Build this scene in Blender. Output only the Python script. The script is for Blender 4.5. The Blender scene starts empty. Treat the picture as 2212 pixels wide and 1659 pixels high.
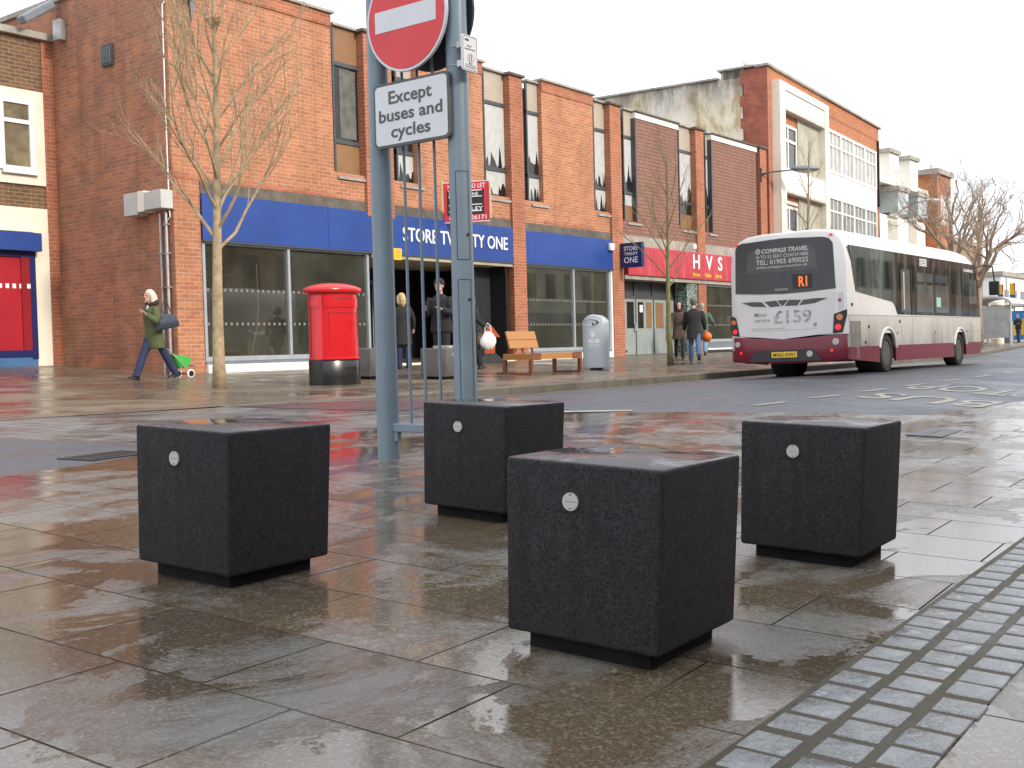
import bpy, bmesh, math, random
from math import sin, cos, pi, radians as rad
from mathutils import Vector, Matrix
sc = bpy.context.scene
COL = sc.collection
# ------------------------------------------------------------------ camera
PITCH, ROLL, YAW = rad(1.82753), rad(-1.4699), rad(52.57111)
CAMH = 0.9673
cy, sy = cos(YAW), sin(YAW)
Fw = Vector((sy*cos(PITCH), cy*cos(PITCH), -sin(PITCH)))
r0 = Vector((cy, -sy, 0)); u0 = r0.cross(Fw)
Rt = r0*cos(ROLL)+u0*sin(ROLL); Up = u0*cos(ROLL)-r0*sin(ROLL)
cam = bpy.data.cameras.new('camera'); camo = bpy.data.objects.new('camera', cam); COL.objects.link(camo)
cam.sensor_width = 36; cam.lens = 2423.76/2212*36; cam.clip_start = .05; cam.clip_end = 3000
mw = Matrix((Rt, Up, -Fw)).transposed().to_4x4(); mw.translation = (0, 0, CAMH)
camo.matrix_world = mw
sc.camera = camo
# ------------------------------------------------------------------ light
SUN_EL, SUN_AZ = rad(27), rad(-89)          # azimuth measured from +X towards +Y: sun low on the near side, to the right
w = bpy.data.worlds.new('World'); sc.world = w; w.use_nodes = True
nt = w.node_tree; nt.nodes.clear()
wo = nt.nodes.new('ShaderNodeOutputWorld'); bg = nt.nodes.new('ShaderNodeBackground')
sky = nt.nodes.new('ShaderNodeTexSky'); sky.sky_type = 'NISHITA'; sky.sun_disc = False
sky.sun_elevation = SUN_EL; sky.sun_rotation = pi/2-SUN_AZ; sky.dust_density = 6; sky.air_density = 1.2
mx = nt.nodes.new('ShaderNodeMix'); mx.data_type = 'RGBA'; mx.inputs[0].default_value = .93
nt.links.new(sky.outputs[0], mx.inputs[6]); mx.inputs[7].default_value = (13.0, 13.4, 14.4, 1)   # thin bright overcast over the clear sky
nt.links.new(mx.outputs[2], bg.inputs[0]); bg.inputs[1].default_value = .118
nt.links.new(bg.outputs[0], wo.inputs[0])
sl = bpy.data.lights.new('sun', 'SUN'); sl.energy = 3.0; sl.angle = rad(9); sl.color = (1, .9, .76)
so = bpy.data.objects.new('sun', sl); COL.objects.link(so)
sd = Vector((cos(SUN_EL)*cos(SUN_AZ), cos(SUN_EL)*sin(SUN_AZ), sin(SUN_EL)))
so.rotation_euler = sd.to_track_quat('Z', 'Y').to_euler(); so.location = sd*60
sc.view_settings.view_transform = 'Standard'; sc.view_settings.look = 'None'
sc.view_settings.exposure = .06; sc.view_settings.gamma = 1
sc.render.engine = 'CYCLES'
sc.cycles.use_denoising = True
sc.cycles.max_bounces = 7; sc.cycles.transparent_max_bounces = 12
# ------------------------------------------------------------------ helpers
random.seed(7)
MW = {}
def mtx(o): return MW.get(o.name, Matrix.Identity(4))
def tag(o, label=None, cat=None, group=None, kind=None):
    if label: o['label'] = label
    if cat: o['category'] = cat
    if group: o['group'] = group
    if kind: o['kind'] = kind
    return o
def thing(name, label, cat, loc=(0, 0, 0), rz=0, group=None, rot=None):
    o = bpy.data.objects.new(name, None); COL.objects.link(o)
    o.empty_display_size = .2
    o.location = loc; o.rotation_euler = rot if rot else (0, 0, rz)
    MW[o.name] = Matrix.Translation(loc) @ (o.rotation_euler.to_matrix().to_4x4())
    return tag(o, label, cat, group)
def kids(o): return [c for c in bpy.data.objects if c.parent == o]
def dup(o, loc=None, rot=None, label=None, par=None):
    c = o.copy(); COL.objects.link(c)
    if par is not None: c.parent = par
    if loc is not None: c.location = loc
    if rot is not None: c.rotation_euler = rot
    if label: c['label'] = label
    for k in kids(o): dup(k, par=c)
    return c
class MB:
    def __init__(s): s.bm = bmesh.new()
    def box(s, x0, x1, y0, y1, z0, z1, bev=0, seg=2, M=None):
        g = bmesh.ops.create_cube(s.bm, size=1)['verts']
        for v in g: v.co = Vector(((x0+x1)/2+v.co.x*(x1-x0), (y0+y1)/2+v.co.y*(y1-y0), (z0+z1)/2+v.co.z*(z1-z0)))
        if M is not None:
            for v in g: v.co = M @ v.co
        if bev:
            es = list({e for v in g for e in v.link_edges})
            bmesh.ops.bevel(s.bm, geom=es, offset=bev, segments=seg, affect='EDGES', profile=.5)
        return s
    def poly(s, pts, n=None, d=0):
        """flat polygon; with d it becomes a prism extruded by d along n"""
        vs = [s.bm.verts.new(p) for p in pts]; f = s.bm.faces.new(vs)
        if d:
            r = bmesh.ops.extrude_face_region(s.bm, geom=[f])
            nv = Vector(n).normalized()*d
            for v in r['geom']:
                if isinstance(v, bmesh.types.BMVert): v.co += nv
        return s
    def tube(s, pts, rs, n=8, cap=True):
        pts = [Vector(p) for p in pts]
        if not hasattr(rs, '__len__'): rs = [rs]*len(pts)
        rings = []; a = None
        for i, p in enumerate(pts):
            t = (pts[min(i+1, len(pts)-1)]-pts[max(i-1, 0)])
            if t.length < 1e-9: t = Vector((0, 0, 1))
            t.normalize()
            if a is None:
                a = t.orthogonal().normalized()
                if abs(t.z) > .9: a = (Vector((1, 0, 0))-t*t.x).normalized()
            else:
                a = (a-t*a.dot(t)); a = a.normalized() if a.length > 1e-6 else t.orthogonal().normalized()
            b = t.cross(a)
            rings.append([s.bm.verts.new(p+(a*cos(2*pi*k/n)+b*sin(2*pi*k/n))*rs[i]) for k in range(n)])
        for A, B in zip(rings, rings[1:]):
            for k in range(n): s.bm.faces.new((A[k], A[(k+1) % n], B[(k+1) % n], B[k]))
        if cap:
            s.bm.faces.new(rings[0][::-1]); s.bm.faces.new(rings[-1])
        return s
    def loft(s, rings, cap=True):
        R = [[s.bm.verts.new(p) for p in r] for r in rings]; n = len(R[0])
        for A, B in zip(R, R[1:]):
            for k in range(n): s.bm.faces.new((A[k], A[(k+1) % n], B[(k+1) % n], B[k]))
        if cap: s.bm.faces.new(R[0][::-1]); s.bm.faces.new(R[-1])
        return s
    def lathe(s, prof, n=32, M=None, ax=1, ay=1):
        """profile of (radius, z) turned about z"""
        M = M or Matrix.Identity(4)
        return s.loft([[M @ Vector((r*ax*cos(2*pi*k/n), r*ay*sin(2*pi*k/n), z)) for k in range(n)] for r, z in prof])
    def ball(s, c, r, seg=16, M=None):
        g = bmesh.ops.create_uvsphere(s.bm, u_segments=seg, v_segments=max(6, seg//2), radius=1)['verts']
        r = r if hasattr(r, '__len__') else (r, r, r)
        for v in g:
            p = Vector((v.co.x*r[0], v.co.y*r[1], v.co.z*r[2]))
            if M is not None: p = M @ p
            v.co = p+Vector(c)
        return s
    def disc(s, c, n, r, d, seg=24, ry=None, up=(0, 0, 1)):
        """disc of radius r, thickness d, front face centred on c with normal n"""
        n = Vector(n).normalized(); u = Vector(up); u = (u-n*u.dot(n)).normalized(); v = n.cross(u); ry = ry or r
        ring = [Vector(c)+v*(r*cos(2*pi*k/seg))+u*(ry*sin(2*pi*k/seg)) for k in range(seg)]
        return s.loft([[p-n*d for p in ring], ring])
    def text(s, txt, c, xd, yd, h, w=None, ex=.004, off=0, shear=0, align='CENTER'):
        cu = bpy.data.curves.new('txt', 'FONT'); cu.body = txt; cu.size = 1; cu.offset = off; cu.shear = shear
        cu.resolution_u = 3
        ob = bpy.data.objects.new('txt', cu)
        me = bpy.data.meshes.new_from_object(ob)
        b = bmesh.new(); b.from_mesh(me)
        xs = [v.co.x for v in b.verts]; ys = [v.co.y for v in b.verts]
        x0, x1, y0, y1 = min(xs), max(xs), min(ys), max(ys)
        kx_ = h/(y1-y0); kxx = w/(x1-x0) if w else kx_
        xd = Vector(xd).normalized(); yd = Vector(yd).normalized(); nn = xd.cross(yd)
        r = bmesh.ops.extrude_face_region(b, geom=b.faces[:])
        for v in r['geom']:
            if isinstance(v, bmesh.types.BMVert): v.co.z -= 1
        ax = {'CENTER': (x0+x1)/2, 'LEFT': x0, 'RIGHT': x1}[align]
        for v in b.verts:
            v.co = Vector(c)+xd*((v.co.x-ax)*kxx)+yd*((v.co.y-(y0+y1)/2)*kx_)+nn*(ex*(1+v.co.z))
        me2 = bpy.data.meshes.new('t'); b.to_mesh(me2); s.bm.from_mesh(me2)
        bpy.data.objects.remove(ob); bpy.data.curves.remove(cu); bpy.data.meshes.remove(me); bpy.data.meshes.remove(me2); b.free()
        return s
    def remesh(s, vox, smooth=2):
        me = bpy.data.meshes.new('r'); s.bm.normal_update(); s.bm.to_mesh(me)
        ob = bpy.data.objects.new('r', me); COL.objects.link(ob)
        m = ob.modifiers.new('r', 'REMESH'); m.mode = 'VOXEL'; m.voxel_size = vox
        if smooth:
            m2 = ob.modifiers.new('s', 'SMOOTH'); m2.iterations = smooth; m2.factor = .5
        dg = bpy.context.evaluated_depsgraph_get(); ev = ob.evaluated_get(dg)
        me2 = bpy.data.meshes.new_from_object(ev)
        s.bm.free(); s.bm = bmesh.new(); s.bm.from_mesh(me2)
        bpy.data.objects.remove(ob); bpy.data.meshes.remove(me); bpy.data.meshes.remove(me2)
        return s
    def build(s, name, mat, parent=None, world=False, smooth=False, label=None):
        bm = s.bm
        bmesh.ops.recalc_face_normals(bm, faces=bm.faces[:])
        if parent is not None and world: bm.transform(mtx(parent).inverted())
        uvl = bm.loops.layers.uv.new('uv'); bm.normal_update()
        for f in bm.faces:
            n = f.normal
            if abs(n.z) > .75:
                for l in f.loops: l[uvl].uv = (l.vert.co.x, l.vert.co.y)
            else:
                t = Vector((-n.y, n.x, 0)).normalized()
                for l in f.loops: l[uvl].uv = (l.vert.co.dot(t), l.vert.co.z)
            f.smooth = bool(smooth)
        me = bpy.data.meshes.new(name); bm.to_mesh(me); bm.free()
        if smooth and smooth is not True:
            me.set_sharp_from_angle(angle=rad(smooth))
        for m in (mat if isinstance(mat, (list, tuple)) else [mat]): me.materials.append(m)
        o = bpy.data.objects.new(name, me); COL.objects.link(o)
        if parent is not None:
            o.parent = parent; MW[o.name] = mtx(parent)
        if label: o['label'] = label
        return o
def bx(name, mat, parent, *a, world=False, bev=0, label=None, smooth=False):
    return MB().box(*a, bev=bev).build(name, mat, parent, world=world, label=label, smooth=smooth)
# ------------------------------------------------------------------ materials
MATS = {}
class NT:
    def __init__(s, name):
        s.m = bpy.data.materials.new(name); s.m.use_nodes = True; s.t = s.m.node_tree; s.t.nodes.clear()
        s.out = s.n('OutputMaterial'); s.b = s.n('BsdfPrincipled'); s.l(s.b.outputs[0], s.out.inputs[0])
    def n(s, t, **k):
        x = s.t.nodes.new('ShaderNode'+t)
        for a, v in k.items(): setattr(x, a, v)
        return x
    def l(s, a, b): s.t.links.new(a, b)
    def coord(s, kind='Object'): return s.n('TexCoord').outputs[kind]
    def noise(s, scale, vec=None, detail=4, rough=.55, dist=0, out=0):
        x = s.n('TexNoise'); x.inputs['Scale'].default_value = scale; x.inputs['Detail'].default_value = detail
        x.inputs['Roughness'].default_value = rough; x.inputs['Distortion'].default_value = dist
        if vec is not None: s.l(vec, x.inputs['Vector'])
        return x.outputs[out]
    def ramp(s, fac, stops):
        x = s.n('ValToRGB'); e = x.color_ramp.elements
        while len(e) < len(stops): e.new(.5)
        for i, (p, c) in enumerate(stops):
            e[i].position = p; e[i].color = (c, c, c, 1) if not hasattr(c, '__len__') else tuple(c[:3])+(1,)
        s.l(fac, x.inputs[0]); return x.outputs[0]
    def mix(s, fac, a, b, blend='MIX'):
        x = s.n('Mix', data_type='RGBA', blend_type=blend)
        for k, v in ((0, fac), (6, a), (7, b)):
            if hasattr(v, 'is_linked') or hasattr(v, 'node'): s.l(v, x.inputs[k])
            elif hasattr(v, '__len__'): x.inputs[k].default_value = tuple(v[:3])+(1,)
            else: x.inputs[k].default_value = v
        return x.outputs[2]
    def math(s, op, a, b=None, clamp=False):
        x = s.n('Math', operation=op, use_clamp=clamp)
        for k, v in ((0, a), (1, b)):
            if v is None: continue
            if hasattr(v, 'node'): s.l(v, x.inputs[k])
            else: x.inputs[k].default_value = v
        return x.outputs[0]
    def mapping(s, vec, scale=(1, 1, 1), rot=(0, 0, 0), loc=(0, 0, 0)):
        x = s.n('Mapping'); s.l(vec, x.inputs[0]); x.inputs['Scale'].default_value = scale
        x.inputs['Rotation'].default_value = rot; x.inputs['Location'].default_value = loc
        return x.outputs[0]
    def bump(s, h, strength=.3, dist=.01, normal=None):
        x = s.n('Bump'); x.inputs['Strength'].default_value = strength; x.inputs['Distance'].default_value = dist
        s.l(h, x.inputs['Height'])
        if normal is not None: s.l(normal, x.inputs['Normal'])
        return x.outputs[0]
    def set(s, **k):
        for a, v in k.items():
            i = s.b.inputs[a.replace('_', ' ')]
            if hasattr(v, 'node'): s.l(v, i)
            elif hasattr(v, '__len__'): i.default_value = tuple(v[:3])+(1,) if len(v) == 3 and i.type == 'RGBA' else v
            else: i.default_value = v
        return s
def mat(name, col, rough=.55, var=.15, vs=6, bump=0, bs=60, metal=0, spec=.5, emit=0, dirt=0, coat=0):
    if name in MATS: return MATS[name]
    t = NT(name); c = t.coord()
    n = t.noise(vs, c, 5, .6)
    lo = [max(0, x*(1-var)) for x in col]; hi = [min(1, x*(1+var)) for x in col]
    cc = t.mix(t.ramp(n, [(.3, 0), (.7, 1)]), lo, hi)
    if dirt:
        d = t.ramp(t.noise(vs*.6, c, 8, .7), [(.45, 0), (.75, 1)])
        cc = t.mix(t.math('MULTIPLY', d, dirt), cc, [x*.35+.01 for x in col])
    t.set(Base_Color=cc, Metallic=metal, Specular_IOR_Level=spec, Coat_Weight=coat)
    t.set(Roughness=t.math('MULTIPLY_ADD', n, .25*rough) if False else rough)
    if bump: t.set(Normal=t.bump(t.noise(bs, c, 6, .6), bump, .01))
    if emit: t.set(Emission_Color=col, Emission_Strength=emit)
    MATS[name] = t.m; return t.m
def brick(name, c1, c2, mortar, bw=.26, bh=.088, ms=.007, bump=.5, stain=.25, c3=None, rough=.8, off=.5):
    t = NT(name); uv = t.coord('UV'); ob = t.coord()
    b = t.n('TexBrick'); t.l(uv, b.inputs['Vector'])
    b.offset = off
    for k, v in (('Scale', 1), ('Mortar Size', ms), ('Mortar Smooth', .25), ('Bias', 0), ('Brick Width', bw), ('Row Height', bh)): b.inputs[k].default_value = v
    b.inputs['Color1'].default_value = tuple(c1)+(1,); b.inputs['Color2'].default_value = tuple(c2)+(1,); b.inputs['Mortar'].default_value = tuple(mortar)+(1,)
    cc = b.outputs['Color']
    n1 = t.noise(1.3, ob, 6, .65); n2 = t.noise(38, ob, 4, .6)
    cc = t.mix(t.math('MULTIPLY', t.ramp(n1, [(.42, 0), (.7, 1)]), stain), cc, (c3 or [x*.4 for x in c1]))
    n3 = t.noise(1.1, t.mapping(ob, (1.6, 1.6, .16)), 7, .7)
    cc = t.mix(t.math('MULTIPLY', t.ramp(n3, [(.5, 0), (.74, 1)]), stain*1.1), cc, [x*.3 for x in c1])
    cc = t.mix(.5, cc, t.ramp(n2, [(.3, .35), (.7, .75)]), 'OVERLAY')
    t.set(Base_Color=cc, Roughness=rough, Specular_IOR_Level=.3)
    h = t.math('SUBTRACT', t.math('MULTIPLY', n2, .35), b.outputs['Fac'])
    t.set(Normal=t.bump(h, bump, .008))
    MATS[name] = t.m; return t.m
def glassmat(name, tint=(.55, .58, .55), rough=.02, fac=None, dirt=.0):
    t = NT(name); t.t.nodes.remove(t.b)
    tr = t.n('BsdfTransparent'); tr.inputs[0].default_value = tuple(tint)+(1,)
    gl = t.n('BsdfGlossy'); gl.inputs['Roughness'].default_value = rough; gl.inputs[0].default_value = (.9, .95, 1, 1)
    fr = t.n('Fresnel'); fr.inputs[0].default_value = 1.5
    mxs = t.n('MixShader'); t.l(t.math('MULTIPLY', fr.outputs[0], fac or 1.0), mxs.inputs[0])
    t.l(tr.outputs[0], mxs.inputs[1]); t.l(gl.outputs[0], mxs.inputs[2]); s = mxs.outputs[0]
    if dirt:
        df = t.n('BsdfDiffuse'); df.inputs[0].default_value = (.45, .43, .36, 1)
        m2 = t.n('MixShader'); t.l(t.math('MULTIPLY', t.ramp(t.noise(1.2, t.coord(), 6), [(.3, .3), (.8, 1)]), dirt), m2.inputs[0])
        t.l(s, m2.inputs[1]); t.l(df.outputs[0], m2.inputs[2]); s = m2.outputs[0]
    t.l(s, t.out.inputs[0]); MATS[name] = t.m; return t.m
BR_RED = brick('brick_orange', (.49, .205, .105), (.36, .145, .080), (.50, .37, .26), stain=.35)
BR_PIER = brick('brick_pier', (.44, .15, .078), (.32, .115, .062), (.44, .31, .22), stain=.35)
BR_SIDE = brick('brick_side', (.46, .185, .098), (.30, .138, .086), (.38, .26, .19), stain=.5, c3=(.15, .075, .055))
BR_BROWN = brick('brick_brown', (.20, .115, .06), (.13, .08, .05), (.35, .27, .18), stain=.3)
BR_WHITEB = brick('brick_white_building', (.50, .18, .07), (.37, .125, .055), (.42, .29, .19), bw=.24, bh=.08, stain=.2)
BR_QUOIN = brick('brick_quoin', (.42, .13, .075), (.32, .095, .06), (.26, .15, .12), stain=.5, c3=(.11, .04, .035))
TILE = brick('hung_tiles', (.30, .155, .125), (.24, .125, .105), (.10, .055, .05), bw=.17, bh=.125, ms=.009, bump=1, stain=.25, c3=(.24, .15, .05))  # dark joint colour paints the shadow lines between tile rows
CONC = mat('concrete', (.36, .34, .30), .8, .2, 3, .2, 40, dirt=.5)
CONC_D = mat('dirty_concrete', (.13, .11, .09), .85, .35, 4, .3, 40, dirt=.6)
WHITE = mat('white_paint', (.80, .78, .72), .5, .05, 2, dirt=.06)
CREAM = mat('cream_render', (.80, .76, .64), .7, .05, 2, .05, 80, dirt=.08)
WHITE2 = mat('white_panels', (.82, .81, .78), .5, .05, 1)
UPVC = mat('white_plastic', (.82, .82, .82), .3, .03, 3)
BLUE = mat('blue_fascia', (.016, .058, .27), .4, .14, 1.2, dirt=.06)
NAVY = mat('navy_sign', (.012, .02, .11), .35, .1, 2)
LETTER = mat('white_letters', (.85, .85, .86), .4, .02, 3)
REDF = NT('red_banner')
_o = REDF.coord(); _w = REDF.noise(1.0, REDF.mapping(_o, (2.6, 1, .5)), 3, .5)
REDF.set(Base_Color=REDF.mix(REDF.noise(2, _o), (.42, .035, .055), (.55, .06, .08)), Roughness=.28, Normal=REDF.bump(_w, .9, .08)); REDF = REDF.m
DARKF = mat('dark_frame', (.062, .066, .072), .45, .15, 5)
GREYF = mat('grey_frame', (.16, .19, .22), .4, .12, 5)
ALU = mat('aluminium', (.42, .46, .50), .35, .1, 4, metal=.3)
DGLASS = mat('dark_glass', (.018, .02, .019), .05, .3, 2, spec=.5)
BEIGE = mat('beige_panel', (.42, .36, .29), .6, .1, 2, dirt=.2)
BROWNP = mat('brown_panel', (.25, .13, .055), .55, .12, 2, dirt=.25)
PAPER = mat('torn_paper', (.47, .48, .47), .8, .1, 5, .2, 12)
SGLASS = glassmat('shop_glass', (.70, .71, .64), .015, 1.0, .085)
INT_D = brick('stock_room_wall', (.16, .15, .085), (.13, .125, .07), (.26, .25, .16), bw=.6, bh=.35, ms=.015, bump=.2, stain=.2)
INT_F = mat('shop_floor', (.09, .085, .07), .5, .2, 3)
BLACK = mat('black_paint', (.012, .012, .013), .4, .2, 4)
RUB = mat('rubber', (.02, .02, .02), .75, .25, 12, .2, 60, dirt=.2)
GALV = mat('galvanised', (.42, .43, .43), .42, .2, 6, metal=.6)
POSTB = mat('blue_grey_paint', (.175, .235, .28), .36, .09, 3, .03, 90, dirt=.2)
SKIN = mat('skin', (.55, .33, .25), .5, .08, 20)
# ------------------------------------------------------------------ ground
PTS = [(-6, -.2), (0, 0), (5.7, .235), (10.95, .345), (19.535, .606), (24, .85), (40, .95), (400, .95)]
def sm(t): t = min(1, max(0, t)); return t*t*(3-2*t)
def interp(y):
    if y <= PTS[0][0]: return PTS[0][1]
    for a, b in zip(PTS, PTS[1:]):
        if a[0] <= y <= b[0]: return a[1]+(b[1]-a[1])*(y-a[0])/(b[0]-a[0])
    return PTS[-1][1]
KERB = [(8.6, 10.98), (12, 10.95), (22, 10.95), (39.8, 11.05), (48, 12.2), (63, 14.4), (120, 24)]
def kerb_y(x):
    if x <= KERB[0][0]: return 10.98
    for a, b in zip(KERB, KERB[1:]):
        if a[0] <= x <= b[0]: return a[1]+(b[1]-a[1])*(x-a[0])/(b[0]-a[0])
    return 24
def zg(x, y, road=False):
    z = interp(y)-.0058*min(max(x, 0), 8)*(1-sm((y-3.8)/1.5))
    if road and x > 9: z -= .135*sm((y-7.8)/3.15)*sm((x-9)/6)
    return z
def drape(name, pts, mat, dz, label=None, road=False, step=.6, kind='structure', xs=None, ys=None):
    bm = bmesh.new(); bm.faces.new([bm.verts.new((x, y, 0)) for x, y in pts])
    bmesh.ops.triangulate(bm, faces=bm.faces[:])
    def cut(p, n): bmesh.ops.bisect_plane(bm, geom=bm.verts[:]+bm.edges[:]+bm.faces[:], plane_co=p, plane_no=n)
    x0, x1 = min(p[0] for p in pts), max(p[0] for p in pts); y0, y1 = min(p[1] for p in pts), max(p[1] for p in pts)
    yc = [p[0] for p in PTS]+[3.8, 4.1, 4.4, 4.7, 5.0, 5.3]+([7.8+.35*i for i in range(10)]+[10.5+.5*i for i in range(30)] if road else [])
    xc = [9+.5*i for i in range(13)] if road else [0, 8]
    for y in yc:
        if y0 < y < y1: cut((0, y, 0), (0, 1, 0))
    for x in xc:
        if x0 < x < x1: cut((x, 0, 0), (1, 0, 0))
    for v in bm.verts: v.co.z = zg(v.co.x, v.co.y, road)+dz
    mb = MB(); mb.bm.free(); mb.bm = bm
    for f in bm.faces:
        f.normal_update()
        if f.normal.z < 0: f.normal_flip()
    o = mb.build(name, mat); tag(o, label, None, None, kind); return o
def wet(name, c_dry, c_wet, pattern=None, rot=0, rlo=.05, rhi=.35, pat=(.68, .49, .012), bumpd=.5, jc=(.02, .018, .015), agg=.5, pl=(.40, .58), var=.3, joint_moss=0, tones=None, spec=.5, wetscale=.9, offs=.5):
    """wet ground: pale where the film of water has drained, smooth and dark in the puddled patches"""
    t = NT(name); ob = t.coord()
    n1 = t.noise(wetscale, t.mapping(ob, (1, 1.3, 1)), 12, .68, .5)
    n3 = t.noise(wetscale*7, ob, 8, .7, 1.2)
    n1 = t.math('ADD', n1, t.math('MULTIPLY', t.math('SUBTRACT', n3, .5), .09))
    pud = t.ramp(n1, [(pl[0], 0), (pl[1], 1)])
    vs_ = t.n('TexVoronoi'); vs_.inputs['Scale'].default_value = 110; t.l(ob, vs_.inputs['Vector'])
    grit = t.ramp(vs_.outputs['Color'], [(.55, 0), (.95, 1)])
    fine = t.noise(150, ob, 3, .7); mid = t.noise(24, ob, 5, .65)
    cc = t.mix(t.ramp(fine, [(.3, 0), (.7, 1)]), [x*(1-var) for x in c_dry], [x*(1+var) for x in c_dry])
    cc = t.mix(t.math('MULTIPLY', t.ramp(mid, [(.35, 0), (.7, 1)]), .35), cc, c_wet)
    cw = t.mix(t.ramp(fine, [(.35, 0), (.72, 1)]), [x*.6 for x in c_wet], [x*1.5 for x in c_wet])
    cc = t.mix(pud, cc, cw)
    cc = t.mix(t.math('MULTIPLY', grit, .5*min(1, agg)), cc, [min(1, x*1.9) for x in c_dry])
    rough = t.math('MULTIPLY_ADD', t.math('SUBTRACT', 1.0, pud), rhi-rlo)
    t.t.nodes[-1].inputs[2].default_value = rlo
    rg = t.math('ADD', rough, t.math('MULTIPLY', mid, .10))
    h = t.math('MULTIPLY', t.math('SUBTRACT', 1.0, t.math('MULTIPLY', pud, .86)), t.math('ADD', t.math('MULTIPLY', fine, agg), t.math('MULTIPLY', mid, .8)))
    h = t.math('ADD', h, t.math('MULTIPLY', t.noise(5, ob, 3), .35))
    h = t.math('ADD', h, t.math('MULTIPLY', t.math('SUBTRACT', 1.0, pud), .8))
    if pattern:
        v = t.mapping(ob, (1, 1, 1), (0, 0, rot))
        b = t.n('TexBrick'); t.l(v, b.inputs['Vector']); b.offset = offs
        for k, x in (('Scale', 1), ('Mortar Size', pat[2]), ('Mortar Smooth', .3), ('Bias', 0), ('Brick Width', pat[0]), ('Row Height', pat[1])): b.inputs[k].default_value = x
        a, bb = tones or (.82, 1.12)
        b.inputs['Color1'].default_value = (a, a, a, 1); b.inputs['Color2'].default_value = (bb, bb, bb*.97, 1); b.inputs['Mortar'].default_value = (1, 1, 1, 1)
        cc = t.mix(1, cc, b.outputs['Color'], 'MULTIPLY')
        jm = t.mix(t.ramp(t.noise(3, ob), [(.5, 0), (.65, joint_moss)]), jc, (.05, .06, .02))
        cc = t.mix(t.math('MULTIPLY', b.outputs['Fac'], t.ramp(t.noise(1.7, ob, 4), [(.35, .3), (.62, .95)])), cc, jm)
        h = t.math('SUBTRACT', h, t.math('MULTIPLY', b.outputs['Fac'], 1.2))
        rg = t.math('ADD', rg, t.math('MULTIPLY', b.outputs['Fac'], .5))
        t.set(Specular_IOR_Level=t.math('MULTIPLY', t.math('SUBTRACT', 1.0, b.outputs['Fac']), spec))
    t.set(Base_Color=cc, Roughness=rg, Normal=t.bump(h, bumpd, .006))
    if not pattern: t.set(Specular_IOR_Level=spec)
    MATS[name] = t.m; return t.m
PAVE = wet('wet_paving', (.165, .156, .140), (.104, .078, .048), True, rot=rad(90-3.2), pat=(.68, .495, .0046), joint_moss=.4, bumpd=.33, rlo=.03, rhi=.23, agg=.8, pl=(.40, .50), wetscale=1.25, tones=(.72, 1.2), spec=.9, jc=(.012, .011, .010))
PAVE2 = wet('far_paving', (.20, .165, .12), (.11, .08, .052), True, rot=rad(0), pat=(.40, .40, .006), bumpd=.25, rlo=.06, rhi=.36, pl=(.40, .62), wetscale=.6)
BAND = wet('crossing_paving', (.20, .20, .195), (.10, .095, .09), True, rot=rad(90), pat=(.40, .2, .006), bumpd=.3, rlo=.16, rhi=.4, tones=(.75, 1.15), wetscale=1.5)
ROAD = wet('wet_asphalt', (.088, .094, .108), (.058, .062, .072), None, bumpd=.6, rlo=.30, rhi=.50, agg=1.2, wetscale=.6, spec=.45)
REDR = wet('red_asphalt', (.105, .050, .052), (.07, .036, .036), None, bumpd=.5, rlo=.26, rhi=.42, agg=1.0, wetscale=.8)
SETT = wet('granite_setts', (.27, .285, .285), (.18, .188, .188), None, bumpd=.5, rlo=.16, rhi=.36, agg=.35, wetscale=5, var=.3)
GROUT = wet('sett_joints', (.085, .072, .046), (.05, .043, .027), None, bumpd=.8, rlo=.35, rhi=.6, spec=.2)
GROUND = wet('ground_wet', (.10, .095, .088), (.06, .05, .04), None, bumpd=.4, rlo=.1, rhi=.4)
KERBM = brick('kerb_stone', (.17, .155, .12), (.14, .125, .10), (.05, .045, .035), bw=.92, bh=3, ms=.01, bump=.4, stain=.5, c3=(.07, .07, .04), rough=.6)
YEL = mat('yellow_road_paint', (.36, .34, .26), .5, .3, 9, dirt=.85)
ROADW = mat('worn_white_road_paint', (.48, .46, .38), .5, .25, 7, dirt=.5)

drape('ground', [(-60, -60), (500, -60), (500, 300), (-60, 300)], GROUND, -.16)
EDGE = [(9.1, 7.12), (9.996, 6.94), (10.235, 6.38), (10.97, 5.33), (12.5, 3.92), (15.8, 3.62)]
drape('plaza_paving', [(-12, -6), (300, -6), (300, 3.62)]+EDGE[::-1]+[(7.28, 7.11), (6.756, 7.17), (5.17, 7.60), (4.73, 7.05), (4.276, 6.86), (3.55, 6.71), (-12, 5.6)], PAVE, 0)
drape('road', EDGE+[(300, 3.62), (300, 30), (120, 24), (63, 14.4), (48, 12.2), (39.8, 11.05), (22, 10.95), (8.62, 10.98), (8.9, 9.5), (9.1, 8)], ROAD, 0, road=True)
drape('left_road', [(-12, 5.6), (3.55, 6.71), (4.276, 6.86), (4.73, 7.05), (5.17, 7.60), (5.24, 7.96), (4.95, 9.25), (4.7, 11.4), (-12, 11.4)], ROAD, 0)
drape('paved_crossing', [(5.17, 7.60), (6.756, 7.17), (7.28, 7.11), (9.1, 7.12), (9.1, 8), (8.9, 9.5), (8.62, 10.98), (4.7, 11.4), (4.95, 9.25), (5.24, 7.96)], BAND, 0)
drape('red_road_strip', [(8.96, 9.3), (9.2, 8.6), (10.6, 9.0), (13.2, 10.9), (8.72, 10.9)], REDR, .005, road=True)
pv = [(-12, 11.4), (4.7, 11.4), (8.62, 10.98)]
drape('far_pavement', [(-12, 11.4), (4.7, 11.4), (8.62, 11.13), (22, 11.10), (39.8, 11.20), (48, 12.35), (63, 14.55), (120, 24.2), (120, 40), (-12, 40)], PAVE2, 0)
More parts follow.
